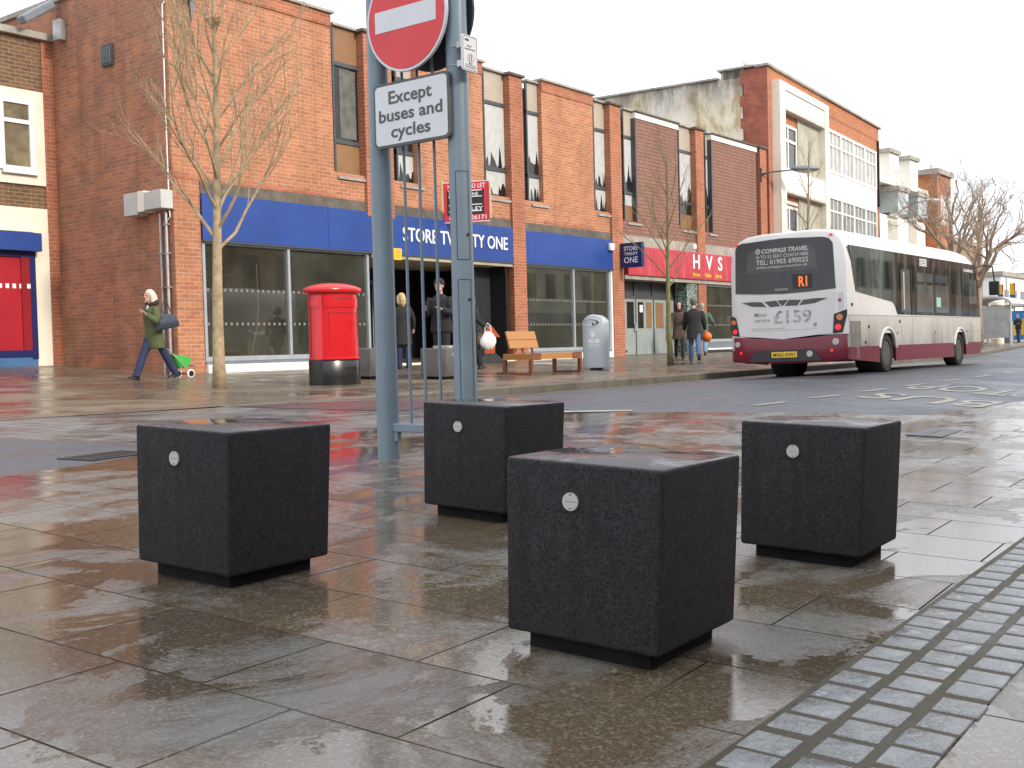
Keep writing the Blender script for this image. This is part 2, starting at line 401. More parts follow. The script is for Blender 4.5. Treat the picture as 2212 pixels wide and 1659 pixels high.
# kerb stones
mb = MB(); rings = []
xs = [8.62+.6*i for i in range(180)]
for x in xs:
    y = kerb_y(x); zr = zg(x, y, True); zt = interp(y+.15)+.002
    if zt-zr < .012: zt = zr+.012
    rings.append([Vector((x, y, zr-.1)), Vector((x, y, zt-.02)), Vector((x, y+.015, zt)), Vector((x, y+.16, zt+.002)), Vector((x, y+.16, zr-.1))])
mb.loft(rings); o = mb.build('kerb', KERBM); tag(o, kind='structure')
# painted marks
def mark(name, pts, m=YEL, dz=.006): return drape(name, pts, m, dz, road=True)
for i, (a, b) in enumerate(((11.93, 12.75), (13.58, 14.5), (15.4, 16.3), (17.2, 18.1), (19.1, 19.95), (21, 21.9), (23, 23.9), (25, 25.9))):
    mark('road_marking', [(a, 5.59), (b, 5.55), (b, 5.66), (a, 5.70)])
mark('road_marking', [(9.8, 6.98), (10.45, 6.36), (10.6, 6.46), (9.95, 7.1)], ROADW)
mark('road_marking', [(9.7, 10.78), (22, 10.78), (39.8, 10.88), (39.8, 10.95), (22, 10.85), (9.7, 10.85)])
for txt, x, y0, y1, hh in (('BUS', 14.75, 3.72, 5.32, 1.25), ('STOP', 17.3, 3.72, 5.5, 1.5)):
    m_ = MB(); m_.text(txt, (x, (y0+y1)/2, 0), (0, 1, 0), (-1, 0, 0), hh, y1-y0, ex=.002, off=.012)
    bmesh.ops.subdivide_edges(m_.bm, edges=[e for e in m_.bm.edges if e.calc_length() > .3], cuts=2)
    for v in m_.bm.verts: v.co.z += zg(v.co.x, v.co.y, True)+.004
    tag(m_.build('road_lettering', YEL), kind='structure')
# granite sett strip: real bevelled blocks, three rows
drape('sett_bed', [(1.2, 1.135), (12, 1.512), (12, 1.10), (1.2, .72)], GROUT, .004)
mb = MB(); rnd = random.Random(3)
ang = rad(2.0); TX = math.atan(.0412)
for i in range(62):
    for j in range(3):
        x = 1.32+.147*i+.0*j+(0, .11, .055)[j]+rnd.uniform(-.006, .006); yy = .775+.143*j+rnd.uniform(-.005, .005)
        cx, cyy = x, yy+math.tan(ang)*(x-1.2)
        hx, hy = .0605+rnd.uniform(-.003, .002), .0575+rnd.uniform(-.003, .002)
        M = Matrix.Translation((cx, cyy, zg(cx, cyy)-.004)) @ Matrix.Rotation(ang+rnd.uniform(-.02, .02), 4, 'Z') @ Matrix.Rotation(TX+rnd.uniform(-.012, .012), 4, 'X') @ Matrix.Rotation(rnd.uniform(-.012, .012), 4, 'Y')
        mb.box(-hx, hx, -hy, hy, -.02, .0105+rnd.uniform(-.001, .001), bev=.005, seg=2, M=M)
tag(mb.build('cobbled_strip', SETT, smooth=50), kind='structure')
# ------------------------------------------------------------------ the brick shop parade
YF = 19.535
def at(x, z, y): return x*y/YF, CAMH+(z-CAMH)*y/YF        # a width and height measured on the shop front, carried to depth y
shop = thing('brick_shop_parade', 'long two-storey orange brick shop parade with blue STORE TWENTY ONE and red HVS fascias', 'building', (28, 21.5, .6))
def W(name, m, *a, **k): return bx(name, m, shop, *a, world=True, **k)
YP, YW, YPN = 19.53, 19.76, 19.61                          # pier front, window plane, brick panel front
W('side_wall', BR_SIDE, 14.28, 14.62, YPN+.05, 26.3, .3, 9.05)
W('roof_slab', CONC_D, 14.65, 43.1, 20.35, 32, 8.3, 8.5)
W('back_wall', BR_BROWN, 14.65, 43.1, 31.5, 31.8, .3, 8.3)
W('upper_backing', CONC_D, 14.63, 43.0, YW+.08, YW+.3, 4.4, 8.62)
W('side_coping', CONC, 14.2, 14.7, YPN-.08, 26.5, 9.05, 9.17, bev=.01)
segs = [(14.28, 18.8), (21.75, 24.5), (27.3, 30.07)]
for i, (a, b) in enumerate(segs):
    xa, _ = at(a, 0, YPN); xb, _ = at(b, 0, YPN)
    if i == 0: xa = 14.284
    _, zt = at(0, 8.97 if i == 0 else 8.87, YPN)
    W('brick_panel', BR_RED, xa, xb, YPN, YW+.08, 4.42, zt)
    W('soldier_course', BR_PIER, xa, xb, YPN-.03, YPN, zt-.3, zt)
    W('soldier_course', BR_PIER, xa, xb, YPN-.012, YPN, 4.66, 4.76)
    W('coping', CONC, xa-.05, xb+.06, YPN-.10, YW+.2, zt, zt+.07, bev=.01)
for a, b in ((32.68, 35.55), (38.15, 41.97)):
    xa, _ = at(a, 0, YPN); xb, _ = at(b, 0, YPN); _, zt = at(0, 8.55, YPN)
    W('tile_panel', TILE, xa, xb, YPN, YW+.08, 4.55, zt)
    W('panel_edge', DARKF, xa-.07, xa, YPN-.02, YW+.08, 5.1, zt)
    W('flashing', WHITE, xa-.04, xb+.03, YPN-.04, YW+.1, zt, zt+.2, bev=.01)
    W('coping', CONC_D, xa-.05, xb+.05, YPN-.10, YW+.2, zt+.2, zt+.26, bev=.01)
# brick piers
piers = [(19.88, 20.85), (25.75, 26.36), (31.08, 31.74), (36.9, 37.52), (42.35, 42.95)]
for i, (a, b) in enumerate(piers):
    zb_ = 4.3 if i == 0 else .3
    W('brick_pier', BR_PIER, a, b, YP, YW+.06, zb_, 8.78)
    W('pier_cap', CONC_D, a-.07, b+.07, YP-.07, YW+.2, 8.78, 8.86, bev=.01)
    if i in (3, 4): W('lead_flashing', WHITE, a-.25, a-.02, YPN-.05, YW, 4.42, 4.6)
# corner pier at ground floor and strip beside the first window
W('brick_pier', BR_RED, 14.285, 14.95, YPN, YW, .3, 4.42)
# below the upper windows
for a, b in ((18.8, 19.85), (20.85, 21.75), (24.5, 25.75), (26.36, 27.3), (30.07, 31.08)):
    xa, _ = at(a, 0, YPN); xb, _ = at(b, 0, YPN)
    W('apron_wall', BR_RED, xa+.002, xb-.002, YPN+.002, YW+.06, 4.42, at(0, 5.27, YPN)[1])
for a, b in ((31.74, 32.68), (35.55, 36.9), (37.52, 38.15)):
    xa, _ = at(a, 0, YPN); xb, _ = at(b, 0, YPN)
    W('apron_wall', TILE, xa+.002, xb-.002, YPN+.002, YW+.06, 4.55, at(0, 5.1, YPN)[1])
# upper windows: frame, spandrel above, panes, torn paper behind the glass
def ragged(x0, x1, z0, z1, y, seed, depth=.5, down=True, n=9):
    r = random.Random(seed); pts = []
    for i in range(n+1):
        x = x0+(x1-x0)*i/n; pts.append((x, y, z0+(r.random()**2.4)*depth*(z1-z0)))
        if i < n and r.random() < .5: pts.append((x+(x1-x0)/n*.45, y, z0+r.random()*depth*.7*(z1-z0)))
    return [(x1, y, z1), (x0, y, z1)]+pts
wins = [(18.8, 19.86, 0), (20.95, 21.75, 1), (24.5, 25.62, 1), (26.5, 27.3, 1), (30.05, 31.0, 1), (31.83, 32.66, 2), (35.57, 36.75, 2), (37.56, 38.12, 2)]
for i, (a, b, kd) in enumerate(wins):
    xa, _ = at(a, 0, YW); xb, _ = at(b, 0, YW)
    if kd == 0: xb = 20.1
    z0, z1, z2, z3 = [at(0, z, YW)[1] for z in (5.2, 6.0, 7.84, 8.72)]
    if kd == 2: z0 = at(0, 5.05, YW)[1]
    fr = MB()
    for z in (z0, z1, z2): fr.box(xa, xb, YW-.03, YW+.05, z-.05, z+.05)
    for x in (xa+.03, xb-.03): fr.box(x-.03, x+.03, YW-.026, YW+.046, z0+.05, z3)
    win = fr.build('window', DARKF, shop, world=True)
    pn = MB()
    pn.box(xa+.06, xb-.06, YW+.01, YW+.03, z1+.05, z2-.05)
    if kd != 0: pn.box(xa+.06, xb-.06, YW+.01, YW+.03, z0+.05, z1-.05)
    pn.build('pane', DGLASS, win, world=True)
    bx('spandrel', BROWNP if kd == 0 else BEIGE, win, xa+.06, xb-.06, YW, YW+.04, z2+.05, z3, world=True)
    if kd == 0:
        bx('boarding', BROWNP, win, xa+.06, xb-.06, YW, YW+.04, z0+.05, z1-.05, world=True)
        bx('curtain', mat('grey_curtain', (.13, .13, .115), .8, .4, 3), win, xa+.25, xb-.3, YW+.003, YW+.0095, z1+.1, z2-.1, world=True)
    else:
        pp = MB()
        pp.poly(ragged(xa+.07, xb-.07, z1+.06+(.3 if i % 2 else 0), z2-.06, YW+.004, 10+i, .45), (0, 1, 0), .003)
        if kd == 1 or i == 5: pp.poly(ragged(xa+.07, xb-.07, z0+.1, z1-.06, YW+.004, 40+i, .9), (0, 1, 0), .003)
        pp.build('torn_paper', PAPER, win, world=True)
        if kd == 2: bx('boarding', BROWNP, win, xa+.062, xb-.062, YW-.006, YW+.002, z0+.05, z0+.55, world=True)
    bx('window_sill', CONC, win, xa-.03, xb+.03, YPN-.05, YW+.02, z0-.12, z0-.05, world=True)
    W('coping', CONC, xa, xb, YW-.09, YW+.2, z3+.001, z3+.06)
# dirty lintel band above the fascias
W('lintel_band', CONC_D, 14.95, 25.74, YPN-.03, YW, 4.30, 4.655)
W('lintel_band', CONC_D, 26.37, 31.07, YPN-.03, YW, 4.30, 4.63)
W('lintel_band', CONC, 31.76, 42.3, YPN-.02, YW, 4.28, 4.62)
# blue fascias with raised lettering
f1 = W('fascia_sign', BLUE, 14.95, 25.745, YF, YPN-.02, 3.42, 4.41, bev=.006)
m_ = MB().text('STORE TWENTY ONE', ((21.11+25.47)/2, YF, 3.94), (1, 0, 0), (0, 0, 1), .36, 4.36, ex=.02, off=.008); m_.build('fascia_lettering', LETTER, f1, world=True)
for x in (18.55, 22.15): bx('panel_joint', NAVY, f1, x-.006, x+.006, YF-.002, YF+.004, 3.425, 4.405, world=True)
bx('fascia_trim', DARKF, f1, 14.95, 25.745, YF-.015, YF+.05, 3.385, 3.418, world=True)
f2 = W('fascia_sign', BLUE, 26.365, 31.07, YF, YPN-.02, 3.43, 4.39, bev=.006)
bx('fascia_trim', DARKF, f2, 26.365, 31.07, YF-.015, YF+.05, 3.395, 3.428, world=True)
f3 = W('fascia_sign', REDF, 31.86, 42.3, YF-.12, YPN-.021, 3.29, 4.27, bev=.02)
MB().text('H  V  S', (37.45, YF-.12, 3.93), (1, 0, 0), (0, 0, 1), .53, 2.30, ex=.012, off=.022).build('fascia_lettering', LETTER, f3, world=True)
YLW = mat('yellow_letters', (.75, .60, .05), .5, .05, 3)
for t_, x_ in (('Home', 36.55), ('Value', 37.42), ('Stores', 38.28)):
    MB().text(t_, (x_, YF-.12, 3.47), (1, 0, 0), (0, 0, 1), .15, .52, ex=.012, off=.012).build('fascia_lettering', YLW, f3, world=True)
# shop windows, first store
def shopwin(x0, x1, muls, zb, zt, y=YF+.12, plinth=.95, sillm=WHITE):
    fr = MB()
    fr.box(x0, x1, y-.05, y+.06, zt-.06, zt); fr.box(x0, x1, y-.05, y+.06, plinth-.1, plinth)
    for x in [x0+.035]+muls+[x1-.035]: fr.box(x-.035, x+.035, y-.06, y+.07, plinth+.002, zt-.062)
    win = fr.build('shop_window', ALU, shop, world=True)
    bx('pane', SGLASS, win, x0+.04, x1-.04, y, y+.012, plinth+.005, zt-.065, world=True)
    bx('stall_riser', GREYF, win, x0, x1, y-.07, y+.08, .78, plinth-.104, world=True)
    bx('white_sill', sillm, win, x0, x1, y-.14, y+.08, .3, .778, world=True, bev=.008)
    dots = MB()
    for z in (1.62, 2.35):
        x = x0+.12
        while x < x1-.15:
            if all(abs(x-mm) > .09 for mm in muls): dots.box(x, x+.06, y-.006, y-.002, z, z+.06)
            x += .15
    dots.build('safety_dots', mat('frosted_dots', (.20, .20, .175), .7, .05, 3), win, world=True)
    return win
w1 = shopwin(14.96, 19.93, [17.35], .62, 3.41)
MB().tube([(16.6, YF+.3, 3.0), (16.62, YF+.3, 2.0), (16.55, YF+.32, 1.5), (16.42, YF+.34, .98)], .008, 6).build('hanging_cable', LETTER, w1, world=True)
w2 = shopwin(26.37, 30.98, [28.9], .62, 3.41)
W('white_upright', UPVC, 30.985, 31.075, YF+.03, YF+.2, .5, 3.42)
# store interior
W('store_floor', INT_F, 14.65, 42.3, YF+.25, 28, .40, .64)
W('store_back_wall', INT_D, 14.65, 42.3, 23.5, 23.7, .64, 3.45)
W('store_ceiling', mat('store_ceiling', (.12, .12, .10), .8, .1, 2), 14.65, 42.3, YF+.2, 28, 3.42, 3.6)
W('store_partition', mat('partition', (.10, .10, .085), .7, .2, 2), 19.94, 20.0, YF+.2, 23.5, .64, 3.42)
cn = MB(); cn.box(27.1, 28.0, 21.2, 21.6, .64, 1.35); cn.box(29.2, 30.2, 21.8, 22.2, .64, 1.5); cn.box(16.0, 17.1, 22.4, 22.8, .64, 1.1)
cn.build('empty_shelving', mat('shelving', (.16, .15, .12), .7, .2, 2), shop, world=True)
# recessed entrance
W('entrance_soffit', mat('soffit', (.42, .37, .28), .7, .12, 2, dirt=.4), 20.0, 25.74, YF+.02, 22.1, 3.30, 3.40)
W('entrance_step', CREAM, 20.0, 25.74, YF+.0, YF+.28, .3, .655)
W('entrance_floor', INT_F, 20.0, 25.74, YF+.28, 22.3, .3, .65)
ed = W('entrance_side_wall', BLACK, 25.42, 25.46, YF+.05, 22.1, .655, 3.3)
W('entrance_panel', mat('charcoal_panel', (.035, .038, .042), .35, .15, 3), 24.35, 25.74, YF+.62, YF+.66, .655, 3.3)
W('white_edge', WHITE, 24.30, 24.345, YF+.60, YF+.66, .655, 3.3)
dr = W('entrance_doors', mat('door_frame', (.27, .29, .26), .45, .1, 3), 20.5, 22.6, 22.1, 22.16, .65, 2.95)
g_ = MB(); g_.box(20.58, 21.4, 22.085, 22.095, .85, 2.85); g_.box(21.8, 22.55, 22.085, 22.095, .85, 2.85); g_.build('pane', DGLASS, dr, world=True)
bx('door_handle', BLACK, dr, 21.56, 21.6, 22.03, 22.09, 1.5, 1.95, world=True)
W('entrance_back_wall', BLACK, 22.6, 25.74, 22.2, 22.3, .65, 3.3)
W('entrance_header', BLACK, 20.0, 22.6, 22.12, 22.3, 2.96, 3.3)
# HVS shop: boarded grey doors, mosaic pillar, window
DOORG = mat('grey_green_door', (.28, .32, .31), .5, .12, 2, dirt=.25)
yD = YF+.62
W('soffit_board', CONC, 31.75, 42.3, YF-.05, yD+.3, 3.16, 3.285)
db = W('shop_doors', DARKF, 31.75, 36.2, yD, yD+.1, .55, 3.155)
for k, (a, b) in enumerate(((32.05, 33.35), (33.43, 34.55), (34.65, 36.1))):
    d = bx('door_leaf', DOORG, db, a, b, yD-.05, yD, .62, 2.55, world=True)
    for q in (0, 1):
        xa = a+.1+q*(b-a)*.5; xb = xa+(b-a)*.5-.2
        if k == 2 and q == 1: bx('board_patch', DOORG, d, xa-.05, xb+.08, yD-.07, yD-.05, 1.1, 1.95, world=True); continue
        bx('door_pane', BROWNP if (k+q) % 2 == 0 else DGLASS, d, xa, xb, yD-.062, yD-.05, 1.55, 2.45, world=True)
    if k == 0:
        bx('letter_box', BLACK, d, a+.5, a+.72, yD-.056, yD-.05, .72, .80, world=True)
        bx('padlock', GALV, d, b-.12, b+.06, yD-.10, yD-.05, 1.45, 1.7, world=True)
        bx('no_entry_sticker', BLUE, d, a+.35, a+.5, yD-.068, yD-.0615, 1.85, 1.98, world=True)
    if k == 1: bx('paper_notice', LETTER, d, a+.2, a+.4, yD-.068, yD-.0615, 2.1, 2.35, world=True)
tr_ = MB()
for x in (32.0, 33.38, 34.6, 36.14): tr_.box(x-.05, x+.05, yD-.04, yD-.001, .6, 3.15)
tr_.box(31.95, 36.19, yD-.045, yD-.041, 2.56, 2.66); tr_.build('door_frame', DARKF, db, world=True)
tmos = NT('mosaic_tiles'); v_ = tmos.n('TexVoronoi', feature='F1', distance='CHEBYCHEV'); v_.inputs['Scale'].default_value = 26; tmos.l(tmos.coord(), v_.inputs['Vector'])
tmos.set(Base_Color=tmos.ramp(v_.outputs['Color'], [(.25, (.02, .05, .045)), (.5, (.10, .17, .15)), (.8, (.45, .48, .42))]), Roughness=.3)
W('mosaic_pillar', tmos.m, 36.05, 36.85, YF+.02, YF+.5, .5, 3.16)
w3 = shopwin(37.55, 42.3, [], .62, 3.15, plinth=1.12)
W('dark_plinth_tiles', brick('plinth_tiles', (.035, .035, .04), (.05, .05, .055), (.01, .01, .01), bw=.08, bh=.3, ms=.008), 37.55, 42.3, YF-.025, YF+.0, .3, .72)
bx('display_gown', mat('dark_cloth', (.05, .03, .04), .9, .3, 3), w3, 40.5, 40.9, YF+.3, YF+.5, 1.1, 2.5, world=True)
# service ducts on the dark side wall
for yy, nm in ((19.98, 'cable_duct'), (19.70+.08, 'cable_duct')):
    mb = MB(); mb.tube([(14.22, yy, .62), (14.22, yy, 3.95)], .03, 8)
    for z in (1.0, 1.7, 2.4, 3.1, 3.7): mb.box(14.18, 14.28, yy-.045, yy+.045, z, z+.03)
    mb.build(nm, GALV, shop, world=True)
mb = MB(); mb.tube([(14.25, 19.70, 4.0), (14.24, 19.7, 6.2), (14.24, 19.69, 8.2), (14.3, 19.67, 8.3), (14.6, 19.66, 8.32), (14.75, 19.62, 8.45)], .014, 6)
mb.tube([(14.25, 19.70, 4.0), (14.25, 19.68, 3.86), (14.25, 19.76, 3.80), (14.25, 19.82, 3.9), (14.24, 19.84, 4.0)], .014, 6)
mb.build('white_cable', LETTER, shop, world=True)
v = W('wall_vent', DARKF, 14.22, 14.279, 21.5, 21.9, 7.3, 7.75)
sl_ = MB()
for i in range(6): sl_.box(14.205, 14.225, 21.55+.055*i, 21.575+.055*i, 7.36, 7.69)
sl_.build('vent_slats', GREYF, v, world=True)
# things fixed to the parade
jb = thing('meter_box', 'pale grey meter boxes high on dark brick side wall beside bare tree', 'meter box', (14.2, 20.2, 3.98))
GREYB = mat('pale_grey_plastic', (.52, .52, .50), .5, .08, 3, dirt=.15)
for a, b, c, d in ((19.60, 19.9, 4.02, 4.40), (19.905, 20.18, 4.02, 4.39), (20.185, 20.42, 4.0, 4.43), (20.43, 20.9, 3.95, 4.42)):
    bx('box_cover', GREYB if b < 20.3 or b > 20.5 else CREAM, jb, 13.98, 14.275, a, b, c, d, world=True, bev=.01)
vb = thing('to_let_board', 'red and black TO LET agent board fixed to brick front above blue fascia', 'agent board', (22.77, 19.6, 4.4), rad(-68))
b0 = bx('board_panel', mat('red_board', (.58, .03, .05), .4, .05, 2), vb, 0.04, 1.30, -.012, .012, -.05, .98)
def V(*a, m=BLACK, n='board_band', par=b0): return bx(n, m, par, *a)
V(.13, 1.16, -.016, -.0125, .13, .77)
for z in (.745, .585, .375, .205): V(.18, 1.1, -.020, -.0165, z, z+.025, m=LETTER, n='board_line')
for t_, x_, z_, h_, w_ in (('Now', .27, .88, .10, .22), ('TO LET', .97, .88, .12, .46), ('H', .24, .66, .10, .09), ('NS', .92, .665, .09, .16), ('LEY', .97, .28, .10, .32), ('0', .23, .05, .11, .09), ('26171', 1.0, .05, .12, .42)):
    MB().text(t_, (x_, -.0165 if .13 < z_ < .7 else -.0125, z_), (1, 0, 0), (0, 0, 1), h_, w_, ex=.003, off=.012).build('board_lettering', LETTER, b0)
fr = MB(); fr.box(-.02, .035, -.03, .03, .2, 1.06); fr.box(1.305, 1.345, -.03, .03, .0, .92); fr.build('timber_batten', mat('pale_timber', (.62, .50, .32), .7, .15, 8), vb)
MB().box(.035, 1.305, -.018, .018, .981, 1.0).box(.035, 1.305, -.018, .018, -.07, -.051).build('board_edge', LETTER, vb)
ps = thing('projecting_sign', 'square navy STORE TWENTY ONE projecting sign on brick pier beside red fascia', 'sign', (31.5, YP, 3.5))
p_ = bx('sign_box', NAVY, ps, 31.5, 31.68, 18.70, 19.50, 3.5, 4.30, world=True, bev=.006)
bx('wall_bracket', DARKF, ps, 31.56, 31.62, 19.501, 19.53, 3.6, 4.2, world=True)
for t_, z_, h_, w_ in (('STORE', 4.115, .14, .52), ('TWENTY', 3.94, .10, .50), ('ONE', 3.74, .19, .52)):
    MB().text(t_, (31.4995, 19.10, z_), (0, -1, 0), (0, 0, 1), h_, w_, ex=.004).build('sign_lettering', LETTER, p_, world=True)
al = thing('alarm_box', 'small white alarm box on right end of plain blue fascia', 'alarm box', (31.0, YF, 4.03))
bx('alarm_case', UPVC, al, 30.8, 31.06, YF-.11, YF-.001, 4.04, 4.27, world=True, bev=.03, smooth=40); bx('alarm_strobe', BLUE, al, 30.86, 31.0, YF-.08, YF-.02, 4.01, 4.039, world=True)
ys = thing('yellow_notice', 'small yellow notice hanging under blue fascia at store entrance', 'notice', (20.9, YF, 3.3))
bx('notice_plate', mat('yellow_plastic', (.80, .50, .02), .4, .05, 2), ys, 20.70, 21.02, YF-.04, YF-.02, 3.27, 3.56, world=True)
_m = MB()
for z in (3.49, 3.44, 3.38, 3.33): _m.box(20.78, 20.96, YF-.043, YF-.0405, z, z+.014)
_m.build('notice_print', mat('orange_print', (.55, .2, .02), .5), ys, world=True)
# security camera bracket on the parade corner
cb = thing('security_bracket', 'dark angled camera bracket high on the brick front behind young tree', 'bracket', (15.0, YPN, 8.4))
mb = MB(); mb.poly([(14.42, YPN-.02, 8.9), (14.98, YPN-.02, 8.65), (14.85, YPN-.35, 8.5), (14.55, YPN-.3, 8.35)], (0, -.3, 1), .03)
mb.poly([(14.80, YPN-.06, 8.6), (15.0, YPN-.06, 8.62), (14.86, YPN-.06, 7.95)], (0, 1, 0), .03); mb.build('bracket_plate', GREYF, cb, world=True)
mb = MB(); mb.tube([(14.9, YPN-.1, 8.55), (15.3, YPN-.45, 8.8), (15.65, YPN-.6, 9.0)], .035, 8); mb.build('bracket_arm', DARKF, cb, world=True)
fl = thing('wall_floodlight', 'grey floodlight on flat roof edge beside tall brick side wall', 'floodlight', (13.9, 23.7, 8.3))
mb = MB(); M = Matrix.Translation((13.75, 23.6, 8.72)) @ Matrix.Rotation(rad(-35), 4, 'Y'); mb.box(-.45, .45, -.14, .14, -.09, .09, bev=.03, M=M); mb.build('lamp_housing', GREYF, fl, world=True)
bx('lamp_bracket', GALV, fl, 14.1, 14.27, 23.3, 23.55, 8.15, 8.6, world=True)
def wall_lamp(name, loc, label):
    t = thing(name, label, 'street lamp', loc)
    bx('wall_plate', DARKF, t, -.05, .05, -.05, 0, -.32, .22, bev=.01)
    MB().tube([(0, -.03, -.05), (.25, -.25, .06), (.75, -.7, .12), (1.0, -.95, .16)], [.05, .035, .03, .03], 8).build('lamp_arm', DARKF, t, smooth=True)
    M = Matrix.Translation((1.4, -1.3, .2)) @ Matrix.Rotation(rad(-43), 4, 'Z')
    mb = MB(); mb.ball((0, 0, 0), (.62, .24, .14), 20, M=Matrix.Identity(4)); mb.bm.transform(M); mb.build('lamp_head', GREYF, t, smooth=True)
    mb = MB(); mb.ball((0, 0, 0), (.48, .18, .09), 16); mb.bm.transform(Matrix.Translation((0, 0, -.075)) @ M); mb.build('lamp_lens', mat('lamp_lens', (.6, .58, .5), .3), t, smooth=True)
    return t
wall_lamp('wall_lamp', (42.4, YP, 7.75), 'grey street lamp on curved arm fixed to end pier of the brick parade')
# ------------------------------------------------------------------ left building
YL = 23.94
lb = thing('cream_shop_building', 'cream and brown brick shop with red boarded window at left of parade', 'building', (13, 25, .85))
def L(name, m, *a, **k): return bx(name, m, lb, *a, world=True, **k)
L('brick_wall', BR_BROWN, 4, 14.0, YL, YL+.3, .5, 8.2)
L('brick_pier', BR_PIER, 14.002, 14.279, YL-.03, YL+.3, .5, 8.2)
L('parapet_cap', CONC, 4, 14.279, YL-.14, YL+.4, 8.2, 8.36, bev=.015)
L('building_body', BR_BROWN, 4, 14.2, YL+.31, 34, .5, 8.0)
L('cream_band', CREAM, 4, 13.995, YL-.06, YL-.002, 4.91, 7.02)
L('cream_band', CREAM, 4, 13.995, YL-.06, YL-.002, 3.85, 4.39)
L('cream_pilaster', CREAM, 13.64, 13.998, YL-.062, YL-.003, .5, 3.848)
wn = MB()
for x in (9.2, 11.4, 12.95, 13.66): wn.box(x-.05, x+.07, YL-.12, YL-.061, 5.22, 6.74)
for z in (5.2, 6.24, 6.68): wn.box(9.1, 13.75, YL-.118, YL-.0615, z, z+.09)
wn.box(12.95, 13.78, YL-.16, YL-.1, 5.12, 5.19)
wl = wn.build('window', UPVC, lb, world=True)
bx('pane', mat('curtained_pane', (.18, .155, .10), .15, .5, 2.5), wl, 9.2, 13.6, YL-.08, YL-.068, 5.2, 6.7, world=True)
fb = L('fascia_sign', BLUE, 4, 13.70, YL-.3, YL-.063, 3.40, 3.81, bev=.01)
ws = MB(); ws.box(13.5, 13.635, YL-.10, YL-.004, 1.0, 3.4); ws.box(4, 13.499, YL-.10, YL-.004, 3.28, 3.4); ws.box(4, 13.499, YL-.10, YL-.004, 1.05, 1.2); wsf = ws.build('shop_window', NAVY, lb, world=True)
bx('red_boarding', mat('red_board_panel', (.38, .015, .028), .35, .12, 1), wsf, 4, 13.3, YL-.05, YL-.006, 1.2, 3.28, world=True)
bx('red_reveal', mat('red_board_dark', (.26, .012, .02), .35, .1, 1), wsf, 13.3, 13.499, YL-.09, YL-.006, 1.2, 3.28, world=True)
dd = MB()
for i in range(24): dd.box(13.42-.16*i, 13.5-.16*i, YL-.097 if i == 0 else YL-.057, YL-.0915 if i == 0 else YL-.051, 2.58, 2.68)
dd.build('safety_dots', LETTER, wsf, world=True)
L('stall_riser', mat('mid_blue_paint', (.06, .16, .34), .45, .1, 2, dirt=.2), 4, 13.63, YL-.08, YL-.004, .5, 1.04)
# ------------------------------------------------------------------ white and brick three-storey building
wb = thing('three_storey_building', 'three-storey brick building with white framed balconies, behind the bus', 'building', (43.15, 19.535, .6), rad(4.7))
def B(name, m, *a, par=None, **k): return bx(name, m, par or wb, *a, **k)
zz = lambda z: z-.6
B('front_wall', BR_WHITEB, 0, 17.2, .0, .35, 0, zz(12.2))
B('brick_corner', BR_PIER, -.004, .46, -.02, -.001, 0, zz(12.2))
sidew = NT('stained_render'); ob_ = sidew.coord(); n_ = sidew.noise(.55, sidew.mapping(ob_, (1, 1, .6)), 9, .68, .4)
cc_ = sidew.ramp(n_, [(.42, (.80, .77, .67)), (.52, (.72, .64, .48)), (.60, (.46, .34, .17)), (.68, (.68, .60, .44))])
n2_ = sidew.noise(1.4, sidew.mapping(ob_, (1, 1, .35)), 8, .75)
sx = sidew.n('SeparateXYZ'); sidew.l(ob_, sx.inputs[0])
mr = sidew.n('MapRange'); sidew.l(sx.outputs[2], mr.inputs[0]); mr.inputs[1].default_value = 9.8; mr.inputs[2].default_value = 11.4
streak = sidew.math('MULTIPLY', mr.outputs[0], sidew.ramp(n2_, [(.35, 0), (.55, 1)]))
sidew.set(Base_Color=sidew.mix(streak, cc_, (.19, .165, .135)), Roughness=.9)
B('side_wall', sidew.m, 0, .3, 2.0, 16, 0, zz(11.95)); B('side_wall', sidew.m, .002, .3, 1.05, 1.998, 0, zz(12.22))
B('parapet_step', sidew.m, .002, .3, 1.0, 1.9, zz(11.9), zz(12.24))
q = MB(); q.box(-.02, .3, -.018, 1.0, 0, zz(12.2))
for i in range(7): q.box(-.018, .3, 1.001, 1.16, zz(6.2)+i*.9, zz(6.2)+i*.9+.42)
q.build('quoin_brickwork', BR_QUOIN, wb)
B('coping', CONC, -.12, 17.4, -.12, .5, zz(12.2), zz(12.32), bev=.02); B('coping', CONC, -.12, .4, .5, 2.1, zz(12.25), zz(12.33)); B('coping', CONC, -.12, .4, 2.12, 16.2, zz(11.95), zz(12.03))
B('brick_band', BR_PIER, 7.3, 17.1, -.02, -.001, zz(11.5), zz(11.62)); B('downpipe', BLACK, 16.75, 16.85, -.12, -.021, zz(8), zz(11.5))
bf = MB()
bf.box(.48, 1.2, -.35, -.001, 0, zz(11.72)); bf.box(6.6, 7.2, -.35, -.001, 0, zz(11.72)); bf.box(1.2, 6.6, -.35, -.001, zz(11.42), zz(11.72))
bfo = bf.build('balcony_frame', CREAM, wb)
STONE = mat('bay_return', (.50, .48, .40), .8, .15, 2, dirt=.3)
B('frame_return', STONE, .476, .5, -.36, -.352, 0, zz(11.7), par=bfo); B('frame_return', mat('timber_cladding', (.42, .40, .32), .75, .2, 2, dirt=.2), 3.6, 6.59, -.06, -.004, zz(5.5), zz(11.4), par=bfo)
